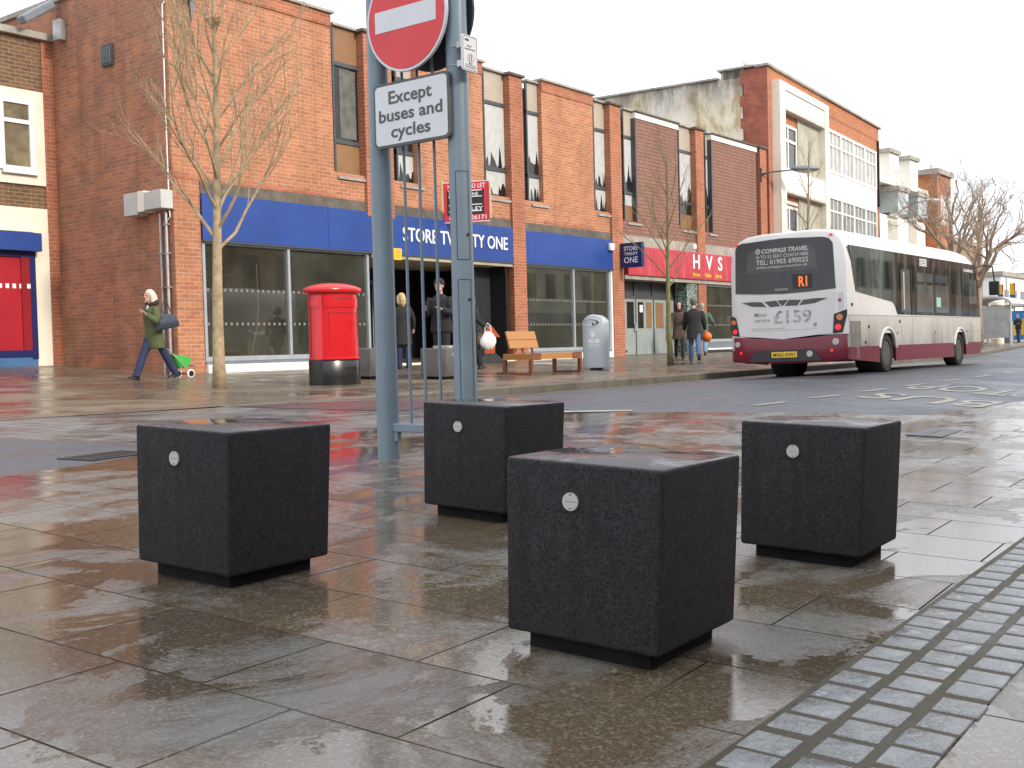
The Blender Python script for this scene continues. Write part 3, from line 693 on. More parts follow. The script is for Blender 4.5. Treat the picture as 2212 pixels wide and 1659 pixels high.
for z0, z1, w0, w1 in ((10.7, 11.4, 8.22, 10.7), (7.27, 8.22, 5.6, 7.27)):
    bp = B('balcony_panel', WHITE2, 1.21, 6.59, -.30, -.10, zz(z0), zz(z1)-.003)
    wf = MB()
    for x in (1.35, 2.2, 3.3): wf.box(x-.06, x+.06, -.10, -.03, zz(w0), zz(w1)-.65)
    for z in (w0+.02, w0+1.25, w1-.62): wf.box(1.3, 3.36, -.098, -.032, zz(z)-.06, zz(z)+.06)
    wfo = wf.build('balcony_window', WHITE, wb); bx('pane', DGLASS, wfo, 1.3, 3.34, -.045, -.036, zz(w0), zz(w1)-.6)
    B('balcony_soffit', STONE, 1.205, 6.595, -.34, -.0, zz(z0)-.1, zz(z0)-.004)
for z0, z1 in ((8.95, 10.72), (5.9, 7.62), (2.9, 4.6)):
    wf = MB(); wf.box(7.65, 16.3, -.12, -.03, zz(z1), zz(z1)+.14); wf.box(7.65, 16.3, -.12, -.03, zz(z0)-.12, zz(z0))
    for i in range(5): wf.box(7.65+i*2.1, 7.87+i*2.1, -.125, -.031, zz(z0)-.1, zz(z1)+.1)
    for i in range(4):
        for x in (.7, 1.35): wf.box(7.87+i*2.1+x-.07, 7.87+i*2.1+x-.01, -.10, -.04, zz(z0), zz(z1))
        wf.box(7.87+i*2.1, 9.75+i*2.1, -.099, -.041, zz(z0)+(z1-z0)*.64, zz(z0)+(z1-z0)*.64+.09)
    wfo = wf.build('window_strip', WHITE, wb)
    pm = mat('blind_pane', (.42, .43, .42), .12, .3, 1.2) if z0 > 8 else mat('grey_pane', (.20, .21, .20), .08, .4, 1.2)
    bx('pane', pm, wfo, 7.7, 16.25, -.06, -.05, zz(z0), zz(z1))
    B('white_panel', WHITE2, 7.62, 16.32, -.09, -.031, zz(z0)-1.2, zz(z0)-.13)
B('white_panel', WHITE2, 7.62, 16.32, -.088, -.031, 1.0, zz(2.6)-1.0)
B('building_body', CONC, .31, 17.1, .36, 16, 0, zz(11.7))
# ------------------------------------------------------------------ far buildings
de = thing('white_deco_building', 'tall white rendered building with glazed bays and chimney-like fins', 'building', (74, 24, .6))
def D(name, m, *a, **k): return bx(name, m, de, *a, world=True, **k)
DW = mat('bright_render', (.82, .79, .72), .7, .04, 1)
D('white_wall', DW, 62, 78.0, 24, 34, .5, 8.7); D('upper_wall', DW, 62, 78, 24.5, 34, 8.7, 10.6)
D('roof_edge', CREAM, 62, 78.1, 23.8, 34, 10.6, 10.9)
for a, b in ((70.6, 72.3), (74.5, 76.1)):
    D('roof_fin', DW, a, b, 23.85, 25.2, 10.9, 12.6); D('fin_cap', CONC, a-.3, b+.1, 23.7, 25.4, 12.6, 12.85)
    gb = D('glazed_bay', mat('bay_glass', (.38, .43, .44), .15, .2, 1), a-.2, b+.1, 23.3, 24.49, 8.85, 10.15)
    D('bay_roof', CONC, a-.35, b+.2, 23.2, 24.49, 10.15, 10.45); D('recess_panel', mat('shade_render', (.50, .49, .42), .8, .1, 2), a, b, 23.96, 23.999, 4, 8.4)
for i in range(11): D('window', mat('pale_grey_pane', (.33, .36, .36), .12, .3, 1), 62.3+1.45*i, 63.3+1.45*i, 24.44, 24.49, 8.9, 10.1)
tb = thing('tall_brick_building', 'narrow tall brick building end with barred openings beyond the white building', 'building', (80, 24, .6))
bx('brick_wall', BR_WHITEB, tb, 78.1, 81.2, 23.2, 34, .5, 12.0, world=True)
bx('roof_cap', CONC, tb, 77.8, 81.4, 23.0, 34, 12.0, 12.35, world=True)
g_ = MB()
for i in range(7): g_.box(78.6+.35*i, 78.75+.35*i, 23.1, 23.19, 8.6, 10.6)
g_.build('window_bars', WHITE, tb, world=True)
for nm, lab, a, m in (('brown_flat_block', 'low brown flat-roofed block seen through the bare street trees', (82, 96, 25, 38, .5, 8.1), mat('tan_wall', (.30, .22, .15), .8, .15, 1)),
                      ('pale_office_block', 'pale grey rooftop block behind bare trees and brown flat-roofed block', (84, 90, 31, 40, .5, 11.5), mat('pale_block', (.52, .54, .56), .7, .1, 1)),
                      ('tan_tower', 'small tan brick rooftop tower rising behind the brown flat block', (96, 99.5, 29, 34, .5, 11.0), mat('tan_brick', (.36, .26, .15), .8, .15, 1))):
    t = thing(nm, lab, 'building', (a[0], a[2], .6)); bx('wall', m, t, *a, world=True); bx('roof_edge', CONC, t, a[0]-.2, a[1]+.2, a[2]-.2, a[3], a[5], a[5]+.3, world=True)
for i, (x, y, h, m, lab) in enumerate(((130, 32, 7, WHITE2, 'distant white low terrace at far end of the street'), (175, 40, 9, CREAM, 'distant cream terrace furthest along the street'))):
    t = thing('distant_terrace', lab, 'building', (x, y, .6)); bx('wall', m, t, x, x+30, y, y+14, .5, .5+h, world=True); bx('roof', CONC, t, x-.3, x+30.3, y-.3, y+14, .5+h, 1+h, world=True)
    for k in range(8):
        for z in (2, 4.5): bx('window', DGLASS, t, x+1.5+3.6*k, x+3.2+3.6*k, y-.06, y-.01, z, z+1.5, world=True)
# ------------------------------------------------------------------ near side of the street, behind the camera (seen only in reflections)
for i, (x0, x1, h, m) in enumerate(((-22, -8, 9.5, BR_BROWN), (-7.8, 6, 8.2, CREAM), (6.2, 22, 10, BR_SIDE), (22.2, 36, 8.6, CREAM), (36.2, 52, 9.4, BR_BROWN), (52.3, 74, 11, CREAM), (74.3, 96, 9.5, BR_SIDE), (96.3, 125, 10.5, BR_BROWN))):
    t = thing('opposite_building', ('dark brown brick shop with blue fascia, westmost across the street', 'cream shop with grey fascia across from the meter boxes', 'red brick shop with cream fascia across from the pillar box', 'cream shop with navy fascia across from the bus', 'dark brown brick shop with red fascia across from bus stop markings', 'tall cream shop with blue fascia across from the far bus stop', 'red brick shop with grey fascia across from bare trees', 'dark brown brick shop with cream fascia, furthest along the near side')[i], 'building', ((x0+x1)/2, -9, 0))
    bx('wall', m, t, x0, x1, -18, -9, -.6, h, world=True)
    mb = MB(); k = x0+.8
    while k < x1-1.5:
        mb.box(k, k+1.2, -9.05+.1, -8.97+.02, 4.6, 6.4); k += 2.4
    mb.build('window', DGLASS, t, world=True)
    bx('shop_front', DGLASS, t, x0+.5, x1-.5, -8.99, -8.93, .1, 2.7, world=True); bx('fascia_sign', (BLUE, GREYF, CREAM, NAVY, REDF, BLUE, GREYF, CREAM)[i], t, x0+.3, x1-.3, -8.999, -8.85, 2.8, 3.5, world=True)
# ------------------------------------------------------------------ concrete cubes
cm = NT('dark_pitted_concrete'); ob_ = cm.coord()
f1_ = cm.noise(95, ob_, 4, .7); f2_ = cm.noise(26, ob_, 5, .65); vo = cm.n('TexVoronoi'); vo.inputs['Scale'].default_value = 95; cm.l(ob_, vo.inputs['Vector'])
pits = cm.ramp(vo.outputs['Distance'], [(.10, 0), (.30, 1)])
mask = cm.ramp(f2_, [(.40, 1), (.52, 0)])
pit = cm.math('MAXIMUM', pits, mask)
sp = cm.n('SeparateXYZ'); cm.l(cm.n('NewGeometry').outputs['Normal'], sp.inputs[0]); topm = cm.ramp(sp.outputs[2], [(.55, 0), (.9, 1)])
cc_ = cm.mix(cm.ramp(f1_, [(.3, 0), (.75, 1)]), (.010, .0095, .011), (.054, .050, .056))
cc_ = cm.mix(cm.ramp(f2_, [(.35, .35), (.65, 0)]), cc_, (.006, .0055, .006))
spk = cm.ramp(cm.noise(210, ob_, 2, .5), [(.745, 0), (.77, 1)])
cc_ = cm.mix(cm.math('MULTIPLY', spk, .5), cc_, (.30, .29, .28))
streak_ = cm.ramp(cm.noise(9, cm.mapping(ob_, (1, 1, .06)), 4), [(.58, 0), (.68, .35)])
cc_ = cm.mix(streak_, cc_, (.012, .011, .011))
pud = cm.ramp(cm.noise(3.2, ob_, 5, .6, .5), [(.46, 0), (.54, 1)])
rt_ = cm.math('MULTIPLY_ADD', pud, .40); cm.t.nodes[-1].inputs[2].default_value = .04
cm.set(Base_Color=cc_, Roughness=cm.mix(topm, (.78, .78, .78), rt_), Specular_IOR_Level=cm.mix(topm, (.3, .3, .3), (.55, .55, .55)))
cc_ = cm.mix(cm.math('MULTIPLY', cm.math('SUBTRACT', 1.0, pit), .60), cc_, (.004, .004, .004)); cm.set(Base_Color=cc_)
hh = cm.math('ADD', cm.math('MULTIPLY', pit, .9), cm.math('MULTIPLY', f1_, .45))
bs_ = cm.math('MULTIPLY_ADD', topm, -.93); cm.t.nodes[-1].inputs[2].default_value = 1.0
bn = cm.n('Bump'); bn.inputs['Distance'].default_value = .006; cm.l(hh, bn.inputs['Height']); cm.l(bs_, bn.inputs['Strength']); cm.l(bn.outputs[0], cm.b.inputs['Normal'])
CUBEM = cm.m
CUBEL = wet('sunlit_tone_concrete', (.115, .11, .105), (.07, .066, .062), None, bumpd=.6, rlo=.4, rhi=.7, agg=1.2)  # paler version of the cube concrete, sunlight put into its colour
DISCM = mat('metal_disc', (.50, .49, .46), .38, .12, 30, .05, 200, metal=.35, dirt=.12)
TILTX = math.atan(.0412); TILTY = math.atan(.0058)
def make_cube(label, loc, th, group, m=CUBEM, facing='x', tilt=(TILTX, TILTY)):
    t = thing('concrete_cube_seat', label, 'concrete seat', loc, group=group, rot=(tilt[0], tilt[1], th))
    h = .2615; b = h-.006
    mb = MB(); mb.loft([[(-b, -b, .053), (b, -b, .053), (b, b, .053), (-b, b, .053)], [(-h, -h, .576), (h, -h, .576), (h, h, .576), (-h, h, .576)]])
    bmesh.ops.bevel(mb.bm, geom=mb.bm.edges[:], offset=.013, segments=3, affect='EDGES', profile=.5)
    mb.build('block', m, t, smooth=40)
    bb = h-.056
    MB().box(-bb, bb, -bb, bb, -.03, .0525, bev=.006).build('base', mat('cube_base', (.010, .0095, .010), .85, .4, 20, .4, 80, spec=.2), t)
    dpos = Vector((-h-.001, .03, .462))
    n = Vector((-1, 0, -.008)); 
    if facing == 'y': dpos = Vector((.03, -h-.001, .462)); n = Vector((0, -1, -.008))
    d = MB().disc(dpos+n*.004, n, .0265, .008, 28).build('round_plate', DISCM, t, smooth=40)
    s_ = MB(); side = n.cross(Vector((0, 0, 1)))
    for dz in (-.020, .020): s_.disc(dpos+n*.0046+Vector((0, 0, dz)), n, .0026, .002, 10)
    s_.build('screw_holes', BLACK, d)
    pr_ = MB(); c_ = dpos+n*.0047
    for k in range(9):
        a_ = c_+side*(.017*(k/4-1)); pr_.disc(a_, n, .0016, .001, 6)
    pr_.build('stamped_print', mat('stamp_grey', (.22, .22, .21), .5), d)
    return t
G1 = 'dark concrete cube seats grouped on the wet paving'
for lab, x, y, th in (('nearest and largest black concrete cube seat, in front of the other cubes', 2.906, 1.823, .0399),
                      ('left black concrete cube seat standing apart on brown reflecting paving', 2.780, 3.5075, .0511),
                      ('right black concrete cube seat beside the strip of granite setts', 4.602, 1.883, .0502),
                      ('black concrete cube seat partly hidden, in front of the blue-grey posts', 4.5006, 3.586, .0281)):
    make_cube(lab, (x, y, zg(x, y)), th, G1)
G2 = 'grey concrete cube seats by the pillar box'
make_cube('grey concrete cube seat behind the blue-grey railing with a slab on top', (15.75, 13.75, zg(15.75, 13.75)-.005), rad(14), G2, CUBEL, 'y', (.03, 0))
make_cube('grey concrete cube seat half hidden behind red pillar box', (15.07, 14.95, zg(15.07, 14.95)-.005), rad(8), G2, CUBEL, 'x', (.03, 0))
sb = thing('paper_parcel', 'flat grey slab lying on top of grey concrete cube seat', 'parcel', (15.75, 13.7, zg(15.75, 13.75)+.567), rad(14))
MB().box(-.12, .18, -.2, .1, 0, .05, bev=.006).build('card_wrap', mat('grey_card', (.30, .29, .27), .6, .1, 6), sb)
MB().box(-.02, .02, -.203, .103, -.001, .053).build('tape_band', GREYB, sb)
tz = []
for i, (x, y, r) in enumerate(((4.28, 3.29, .3), (4.31, 3.22, -.2))):
    o = MB().box(-.02, .02, -.008, .008, 0, .006).build('paper_scrap', LETTER); o.location = (x, y, zg(x, y)+.001); o.rotation_euler = (TILTX, 0, r+1.6)
    tag(o, ('scrap of white litter against base of the cube before the posts', 'second white litter scrap nearer the front cube, by the same base')[i], 'litter')
lf = [(3.05, 2.2), (2.1, 1.9), (3.9, 2.6), (3.55, 1.42), (4.9, 2.9), (2.35, 1.62)]
# ------------------------------------------------------------------ sign gateway
XP = 5.66
gw = thing('sign_gateway', 'blue-grey steel frame of two posts with thin vertical bars carrying road signs', 'sign frame', (XP, 5.08, zg(XP, 5.08)))
def Gm(name, mb, m=POSTB, par=gw, **k): return mb.build(name, m, par, world=True, **k)
yl, yr = 5.425, 4.715
Gm('post', MB().tube([(XP, yl, zg(XP, yl)-.05), (XP, yl, 1.2), (XP, yl, 5.6)], [.079, .074, .066], 40), smooth=40)
rp = Gm('post', MB().tube([(XP, yr, zg(XP, yr)-.05), (XP, yr, 1.2), (XP, yr, 5.6)], [.079, .074, .066], 40), smooth=40)
Gm('bottom_rail', MB().box(XP-.028, XP+.028, yr+.05, yl-.05, .41, .47, bev=.008))
Gm('rail_bracket', MB().box(XP-.022, XP+.022, yl-.105, yl-.055, .345, .409, bev=.004)); Gm('rail_bracket', MB().box(XP-.022, XP+.022, yr+.055, yr+.105, .345, .409, bev=.004))
for y in (5.205, 5.068, 4.932): Gm('bar', MB().tube([(XP, y, .465), (XP, y, 5.4)], .0105, 12), smooth=40)
# access doors on right post
for z0, z1, a0 in ((.2, 1.42, 250), (1.55, 2.12, 250)):
    pts = []
    for k in range(9): pts.append((rad(a0-75+k*0), z0+(z1-z0)*k/8))
    A0, A1 = rad(196), rad(264); loop = []
    rr = lambda z: .079+(.074-.079)*(z/1.2) if z < 1.2 else .074-(z-1.2)/4.4*.008
    N = 10
    for k in range(N+1): loop.append((A0+(A1-A0)*k/N, z0))
    for k in range(1, N+1): loop.append((A1, z0+(z1-z0)*k/N))
    for k in range(1, N+1): loop.append((A1+(A0-A1)*k/N, z1))
    for k in range(1, N+1): loop.append((A0, z1+(z0-z1)*k/N))
    P = [(XP+(rr(z)+.0004)*cos(a), yr+(rr(z)+.0004)*sin(a), z) for a, z in loop]
    Gm('access_door_seam', MB().tube(P, .0022, 6), BLACK, rp)
    a = rad(248); zz_ = z1-.13 if z0 < 1 else z0+.16
    a = rad(252); Gm('door_lock', MB().disc((XP+.0775*cos(a), yr+.0775*sin(a), zz_), (cos(a), sin(a), 0), .010, .006, 14), BLACK, rp)
SREDm = mat('sign_red', (.66, .028, .035), .32, .05, 2); SWH = mat('sign_white', (.66, .67, .69), .35, .03, 4); SGR = mat('sign_grey_back', (.03, .031, .033), .5, .1, 4); SEDGE = mat('sign_edge', (.55, .58, .62), .35, .05, 3, metal=.3)
ne = thing('no_entry_sign', 'round red no entry sign with white bar on blue-grey gateway posts', 'road sign', (XP-.1, 5.04, 3.165))
MB().disc((XP-.125, 5.04, 3.165), (-1, 0, 0), .352, .022, 72).build('sign_rim', SEDGE, ne, world=True, smooth=40)
MB().disc((XP-.1275, 5.04, 3.165), (-1, 0, 0), .336, .0024, 72).build('red_face', SREDm, ne, world=True, smooth=40)
mb = MB(); mb.box(XP-.1295, XP-.1276, 4.775, 5.315, 3.098, 3.238); mb.build('white_bar', SWH, ne, world=True)
mb = MB(); mb.box(XP-.10, XP-.0105, 5.0, 5.08, 3.30, 3.34); mb.box(XP-.10, XP-.0105, 5.0, 5.08, 2.95, 2.99); mb.build('fixing_clip', SGR, ne, world=True)
bk = thing('round_sign_back', 'dark back of a second round sign facing away behind the no entry sign', 'road sign', (XP+.1, 5.0, 3.2))
MB().disc((XP+.105, 4.99, 3.19), (1, 0, 0), .350, .02, 72).build('sign_plate', SGR, bk, world=True, smooth=40)
mb = MB(); mb.box(XP+.0115, XP+.084, 4.82, 5.2, 3.08, 3.11); mb.box(XP+.0115, XP+.084, 4.82, 5.2, 3.3, 3.33); mb.build('back_channel', SGR, bk, world=True)
ex = thing('exception_plate', 'white plate reading Except buses and cycles below the no entry sign', 'road sign', (XP-.1, 5.03, 2.55))
def rrect(y0, y1, z0, z1, x, r, n=7):
    P = []
    for cyy, cz, a0 in ((y1-r, z1-r, 0), (y0+r, z1-r, 90), (y0+r, z0+r, 180), (y1-r, z0+r, 270)):
        for k in range(n+1):
            a = rad(a0+90*k/n); P.append((x, cyy+r*cos(a), cz+r*sin(a)))
    return P
PGREY = mat('plate_grey', (.075, .082, .078), .45, .1, 5)
MB().poly(rrect(4.696, 5.369, 2.335, 2.765, XP-.085, .04), (-1, 0, 0), .024).build('plate_border', PGREY, ex, world=True)
MB().poly(rrect(4.714, 5.351, 2.353, 2.747, XP-.1095, .03), (-1, 0, 0), .002).build('plate_face', SWH, ex, world=True)
for t_, yc, zc, hh_, ww in (('Except', 5.035, 2.650, .112, .385), ('buses and', 5.036, 2.547, .083, .565), ('cycles', 5.036, 2.423, .108, .350)):
    MB().text(t_, (XP-.1118, yc, zc), (0, -1, 0), (0, 0, 1), hh_, ww, ex=.002, off=.018).build('plate_lettering', PGREY, ex, world=True)
ap = thing('alcohol_notice', 'small white alcohol restriction notice banded to right post of gateway', 'notice', (XP, 4.6, 2.85))
def rr2(x0, x1, z0, z1, y, r, n=6):
    return [(p[1], y, p[2]) for p in rrect(x0, x1, z0, z1, 0, r, n)]
MB().poly(rr2(5.520, 5.672, 2.737, 2.963, 4.552, .016), (0, 1, 0), .012).build('notice_plate', SWH, ap, world=True)
mb = MB(); P = rr2(5.527, 5.665, 2.744, 2.956, 4.5505, .012); mb.tube(P+[P[0]], .0012, 5); mb.build('notice_border', PGREY, ap, world=True)
for t_, x, z, h_, w_ in (('Alcohol', 5.588, 2.895, .011, .045), ('Restriction Area', 5.596, 2.876, .011, .10)):
    MB().text(t_, (x, 4.5515, z), (1, 0, 0), (0, 0, 1), h_, w_, ex=.001).build('notice_lettering', PGREY, ap, world=True)
mb = MB(); mb.box(5.548, 5.585, 4.5495, 4.5515, 2.926, 2.938); mb.build('council_mark', BLUE, ap, world=True)
mb = MB()
for a in range(12): mb.tube([(5.600+.03*cos(a*pi/6), 4.551, 2.815+.034*sin(a*pi/6)), (5.600+.03*cos((a+1)*pi/6), 4.551, 2.815+.034*sin((a+1)*pi/6))], .001, 4)
mb.tube([(5.588, 4.551, 2.84), (5.588, 4.551, 2.80), (5.596, 4.551, 2.785), (5.612, 4.551, 2.79)], .0022, 4); mb.tube([(5.606, 4.551, 2.845), (5.61, 4.551, 2.80)], .003, 4); mb.build('bottle_emblem', PGREY, ap, world=True)
mb = MB()
for z in (2.775, 2.765, 2.757): mb.box(5.545, 5.65, 4.5505, 4.5515, z, z+.0025)
mb.build('small_print', PGREY, ap, world=True)
mb = MB()
for z in (2.80, 2.92):
    mb.tube([(XP+.0715*cos(a*pi/16), yr+.0715*sin(a*pi/16), z) for a in range(33)], .004, 6); mb.box(5.58, 5.63, 4.565, 4.65, z-.02, z+.02)
mb.build('steel_band', GALV, ap, world=True)
# ------------------------------------------------------------------ pillar box
pc = (13.2, 13.85); PZ = zg(*pc)
pb = thing('pillar_box', 'wide oval red post box with black base on far pavement', 'post box', (pc[0], pc[1], PZ), rad(-12))
PRED = mat('post_red', (.55, .012, .018), .22, .05, 2, coat=.3); AX, AY = .46, .30
MB().lathe([(1.0, -.02), (1.02, .04), (1.02, .40), (1.0, .41), (1.0, .42)], 56, ax=AX, ay=AY).build('black_base', mat('post_black', (.012, .012, .013), .28, .1, 4, coat=.2), pb, smooth=35)
bd = MB().lathe([(1.0, .42), (1.015, .425), (1.015, .445), (.985, .452), (.965, 1.0), (.955, 1.36), (.955, 1.50), (.98, 1.51), (1.0, 1.525)], 56, ax=AX, ay=AY).build('body', PRED, pb, smooth=35)
MB().lathe([(.98, 1.525), (1.13, 1.535), (1.16, 1.55), (1.165, 1.595), (1.13, 1.615), (.9, 1.655), (.55, 1.69), (.2, 1.705), (.01, 1.708)], 56, ax=AX, ay=AY).build('cap', PRED, pb, smooth=50)
def arcstrip(a0, a1, z0, z1, k0, k1, n=20):
    mb = MB(); R0, R1 = [], []
    rings = []
    for i in range(n+1):
        a = rad(a0+(a1-a0)*i/n); c, s = cos(a), sin(a)
        rings.append([(AX*k0*c, AY*k0*s, z0), (AX*k1*c, AY*k1*s, z0), (AX*k1*c, AY*k1*s, z1), (AX*k0*c, AY*k0*s, z1)])
    return mb.loft(rings)
arcstrip(226, 322, 1.29, 1.44, .94, 1.0).build('aperture_panel', PRED, bd)
arcstrip(168, 214, 1.29, 1.44, .94, 1.0).build('aperture_panel', PRED, bd)
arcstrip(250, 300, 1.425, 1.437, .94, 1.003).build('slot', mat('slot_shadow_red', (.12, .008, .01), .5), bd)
def seam(k, pts):
    P = [(AX*k*cos(rad(a)), AY*k*sin(rad(a)), z) for a, z in pts]; return MB().tube(P, .0035, 5)
dp = [(238+3*i, 1.2) for i in range(27)]+[(316, 1.2-.07*i) for i in range(11)]+[(316-3*i, .5) for i in range(27)]+[(238, .5+.07*i) for i in range(11)]
seam(.972, dp).build('door_seam', mat('slot_shadow_red', (0, 0, 0)), bd)
arcstrip(180, 330, .40, .42, 1.0, 1.035).build('base_moulding', mat('post_black', (0, 0, 0)), bd)
def curved_text(txt, a0, z, h, wid, k, m, par, name, ex=.004):
    mb = MB().text(txt, (0, 0, 0), (1, 0, 0), (0, 0, 1), h, wid, ex=ex)
    ac = rad(a0)
    for v in mb.bm.verts:
        d = v.co.y; a = ac+v.co.x/((AX+AY)/2)
        v.co = Vector((AX*k*cos(a)*(1-d*2), AY*k*sin(a)*(1-d*2), v.co.z+z))
    return mb.build(name, m, par)
curved_text('E R', 292, 1.02, .085, .12, .972, PRED, bd, 'cypher', .006); curved_text('II', 292, .93, .06, .04, .974, PRED, bd, 'cypher', .006)
curved_text('POST OFFICE', 290, .27, .035, .22, 1.022, mat('post_black', (0, 0, 0)), pb, 'maker_lettering', .004)
# ------------------------------------------------------------------ bench
WOOD = NT('oiled_timber'); ob_ = WOOD.coord(); g_ = WOOD.noise(3, WOOD.mapping(ob_, (1.5, 30, 30)), 6, .6, .8)
WOOD.set(Base_Color=WOOD.mix(g_, (.50, .24, .075), (.34, .145, .042)), Roughness=.42, Normal=WOOD.bump(g_, .15, .004)); WOOD = WOOD.m
RUST = mat('rust_brown_steel', (.20, .065, .032), .5, .2, 8, .05, 60)
be = thing('timber_bench', 'timber slatted bench with half-length backrest and rust brown frames', 'bench', (18.02, 13.3, zg(18.9, 13.7)), rad(1))
SL = [0, 1.86, 0, .70]
sm2 = MB()
for i in range(9): sm2.box(0.0, 1.86, .078*i+.003, .078*i+.071, .30, .42, bev=.004)
sm2.build('seat', WOOD, be)
for x0 in (.30, 1.33): pass
for x in (0.0, 1.52):
    fm = MB(); a, b = x+.03, x+.10
    fm.box(x+(.0 if x == 0 else .0), x+.34, -.014, -.002, .285, .425)
    fm.box(x+.0 if x == 0 else x+.27, x+.07 if x == 0 else x+.34, -.012, .058, 0, .299); fm.box(x+.0 if x == 0 else x+.27, x+.07 if x == 0 else x+.34, .642, .71, 0, .299); fm.box(x if x == 0 else x+.27, x+.07 if x == 0 else x+.34, .058, .642, 0, .035)
    fm.build('leg_frame', RUST, be)
bt = MB()
for x in (.08, .26, .62, .95, 1.6, 1.78): bt.disc((x, -.0145 if x < .34 or x > 1.5 else .0025, .36), (0, -1, 0), .011, .006, 10)
bt.build('bolt', GALV, be)
Mb = Matrix.Translation((0, .47, .42)) @ Matrix.Rotation(rad(-16), 4, 'X')
bkr = MB(); bkr.box(-.0, 1.0, 0, .04, .12, .295, bev=.004, M=Mb); bkr.box(-.0, 1.0, 0, .04, .303, .48, bev=.004, M=Mb); bkr.build('backrest', WOOD, be)
bs2 = MB()
for x in (.14, .47, .80): bs2.box(x, x+.05, .041, .075, -.06, .4, M=Mb)
bs2.build('backrest_support', RUST, be)
# ------------------------------------------------------------------ litter bin
lbx = (21.25, 13.85); bi = thing('litter_bin', 'tall grey litter bin with eye shaped opening beside the timber bench', 'litter bin', (lbx[0], lbx[1], zg(*lbx)), rad(-70))
BING = mat('bin_grey', (.44, .50, .54), .42, .05, 3, metal=.1, dirt=.08)
def ell(a, b, z, n=48, p=2.6):
    P = []
    for k in range(n):
        t = 2*pi*k/n; c, s = cos(t), sin(t)
        P.append((a*abs(c)**(2/p)*(1 if c >= 0 else -1), b*abs(s)**(2/p)*(1 if s >= 0 else -1), z))
    return P
def dome(a, b, zf): return [(x, y, zf(x)) for x, y, _ in ell(a, b, 0)]
body = MB().loft([ell(.292, .25, .05), ell(.295, .253, .07), ell(.295, .253, 1.02), dome(.295, .253, lambda x: 1.06+.16*(1-(x/.295)**2)), dome(.27, .235, lambda x: 1.08+.16*(1-(x/.295)**2))]).build('bin_body', BING, bi, smooth=40)
MB().loft([ell(.14, .12, -.02), ell(.14, .12, .06)]).build('bin_foot', DARKF, bi)
Np = 28; lens = [(-.05+.19*cos(2*pi*k/Np), 0, 1.06+.085*sin(2*pi*k/Np)*(1-.25*abs(cos(2*pi*k/Np)))) for k in range(Np)]
def fy(x): return -.253*(max(0, 1-abs(x/.295)**2.6))**(1/2.6)
mb = MB(); mb.loft([[(x, fy(x)-.004, z) for x, _, z in lens], [(x, fy(x)+.03, z) for x, _, z in lens]]); mb.build('opening', BLACK, body)
mb = MB(); mb.poly([(x*1+dx, fy(x)-.007, z) for x, z, dx in ((-.04, 1.10, 0), (.02, 1.125, 0), (.09, 1.06, 0), (.03, 1.01, 0))], (0, -1, 0), .002); mb.build('opening_daylight', GALV, body)  # pale patch painted in for daylight showing through the opening
mb = MB(); P = [(x, fy(x)-.006, z) for x, _, z in lens]; mb.tube(P+[P[0]], .009, 6); mb.build('opening_rim', BING, body)
def onbin(mb, name, m=LETTER):
    for v in mb.bm.verts: v.co.y += fy(v.co.x)-.002
    return mb.build(name, m, body)
mb = MB(); P = [(.05*cos(2*pi*k/24)-.02, 0, .80+.065*sin(2*pi*k/24)) for k in range(25)]; mb.tube(P, .006, 5); mb.ball((-.03, 0, .835), .012, 8); mb.tube([(-.03, 0, .82), (-.03, 0, .785), (-.04, 0, .75)], [.012, .012, .007], 6); mb.tube([(-.025, 0, .785), (-.015, 0, .75)], .007, 6); mb.tube([(-.03, 0, .81), (0, 0, .79)], .006, 5); mb.box(0, .02, -.003, .003, .745, .78); onbin(mb, 'litter_symbol')
mb = MB(); mb.poly([(-.13+.26*k/10, 0, .60+.008*sin(k*1.2)) for k in range(11)]+[(.13-.26*k/10, 0, .685+.006*sin(k)) for k in range(11)], (0, -1, 0), .002); onbin(mb, 'council_badge', SWH)
mb = MB(); mb.poly([(-.07, -.003, .655), (-.03, -.003, .652), (0, -.003, .640), (.03, -.003, .652), (.07, -.003, .655), (.03, -.003, .642), (0, -.003, .628), (-.03, -.003, .642)], (0, -1, 0), .002); onbin(mb, 'bird_emblem', BING)
onbin(MB().text('A R U N', (0, 0, .555), (1, 0, 0), (0, 0, 1), .05, .23, ex=.002), 'council_lettering'); onbin(MB().text('DISTRICT COUNCIL', (0, 0, .51), (1, 0, 0), (0, 0, 1), .018, .23, ex=.002), 'council_lettering')
# ------------------------------------------------------------------ drain and covers
dg = thing('drain_grate', 'black iron drain grate at edge of left asphalt road', 'drain', (4.62, 7.22, zg(4.62, 7.22)), rad(8), rot=(.02, 0, rad(12)))
mb = MB(); mb.box(-.3, .3, -.17, -.14, 0, .008); mb.box(-.3, .3, .14, .17, 0, .008); mb.box(-.3, -.27, -.14, .14, 0, .008); mb.box(.27, .3, -.14, .14, 0, .008)
for i in range(8): mb.box(-.25+.066*i, -.215+.066*i, -.14, .14, 0, .007)
mb.build('grate', mat('cast_iron', (.03, .03, .032), .4, .2, 10), dg); MB().box(-.27, .27, -.14, .14, .0005, .003).build('grate_pit', BLACK, dg)
ic = thing('access_cover', 'small dark metal access cover set in bright wet paving on right', 'cover', (10.6, 3.2, zg(10.6, 3.2)), rot=(TILTX, 0, .05))
MB().box(-.42, .42, -.16, .16, 0, .006, bev=.002).build('cover_plate', mat('cast_iron', (0, 0, 0)), ic); MB().box(-.36, .36, -.004, .004, .006, .008).build('lifting_slot', BLACK, ic)
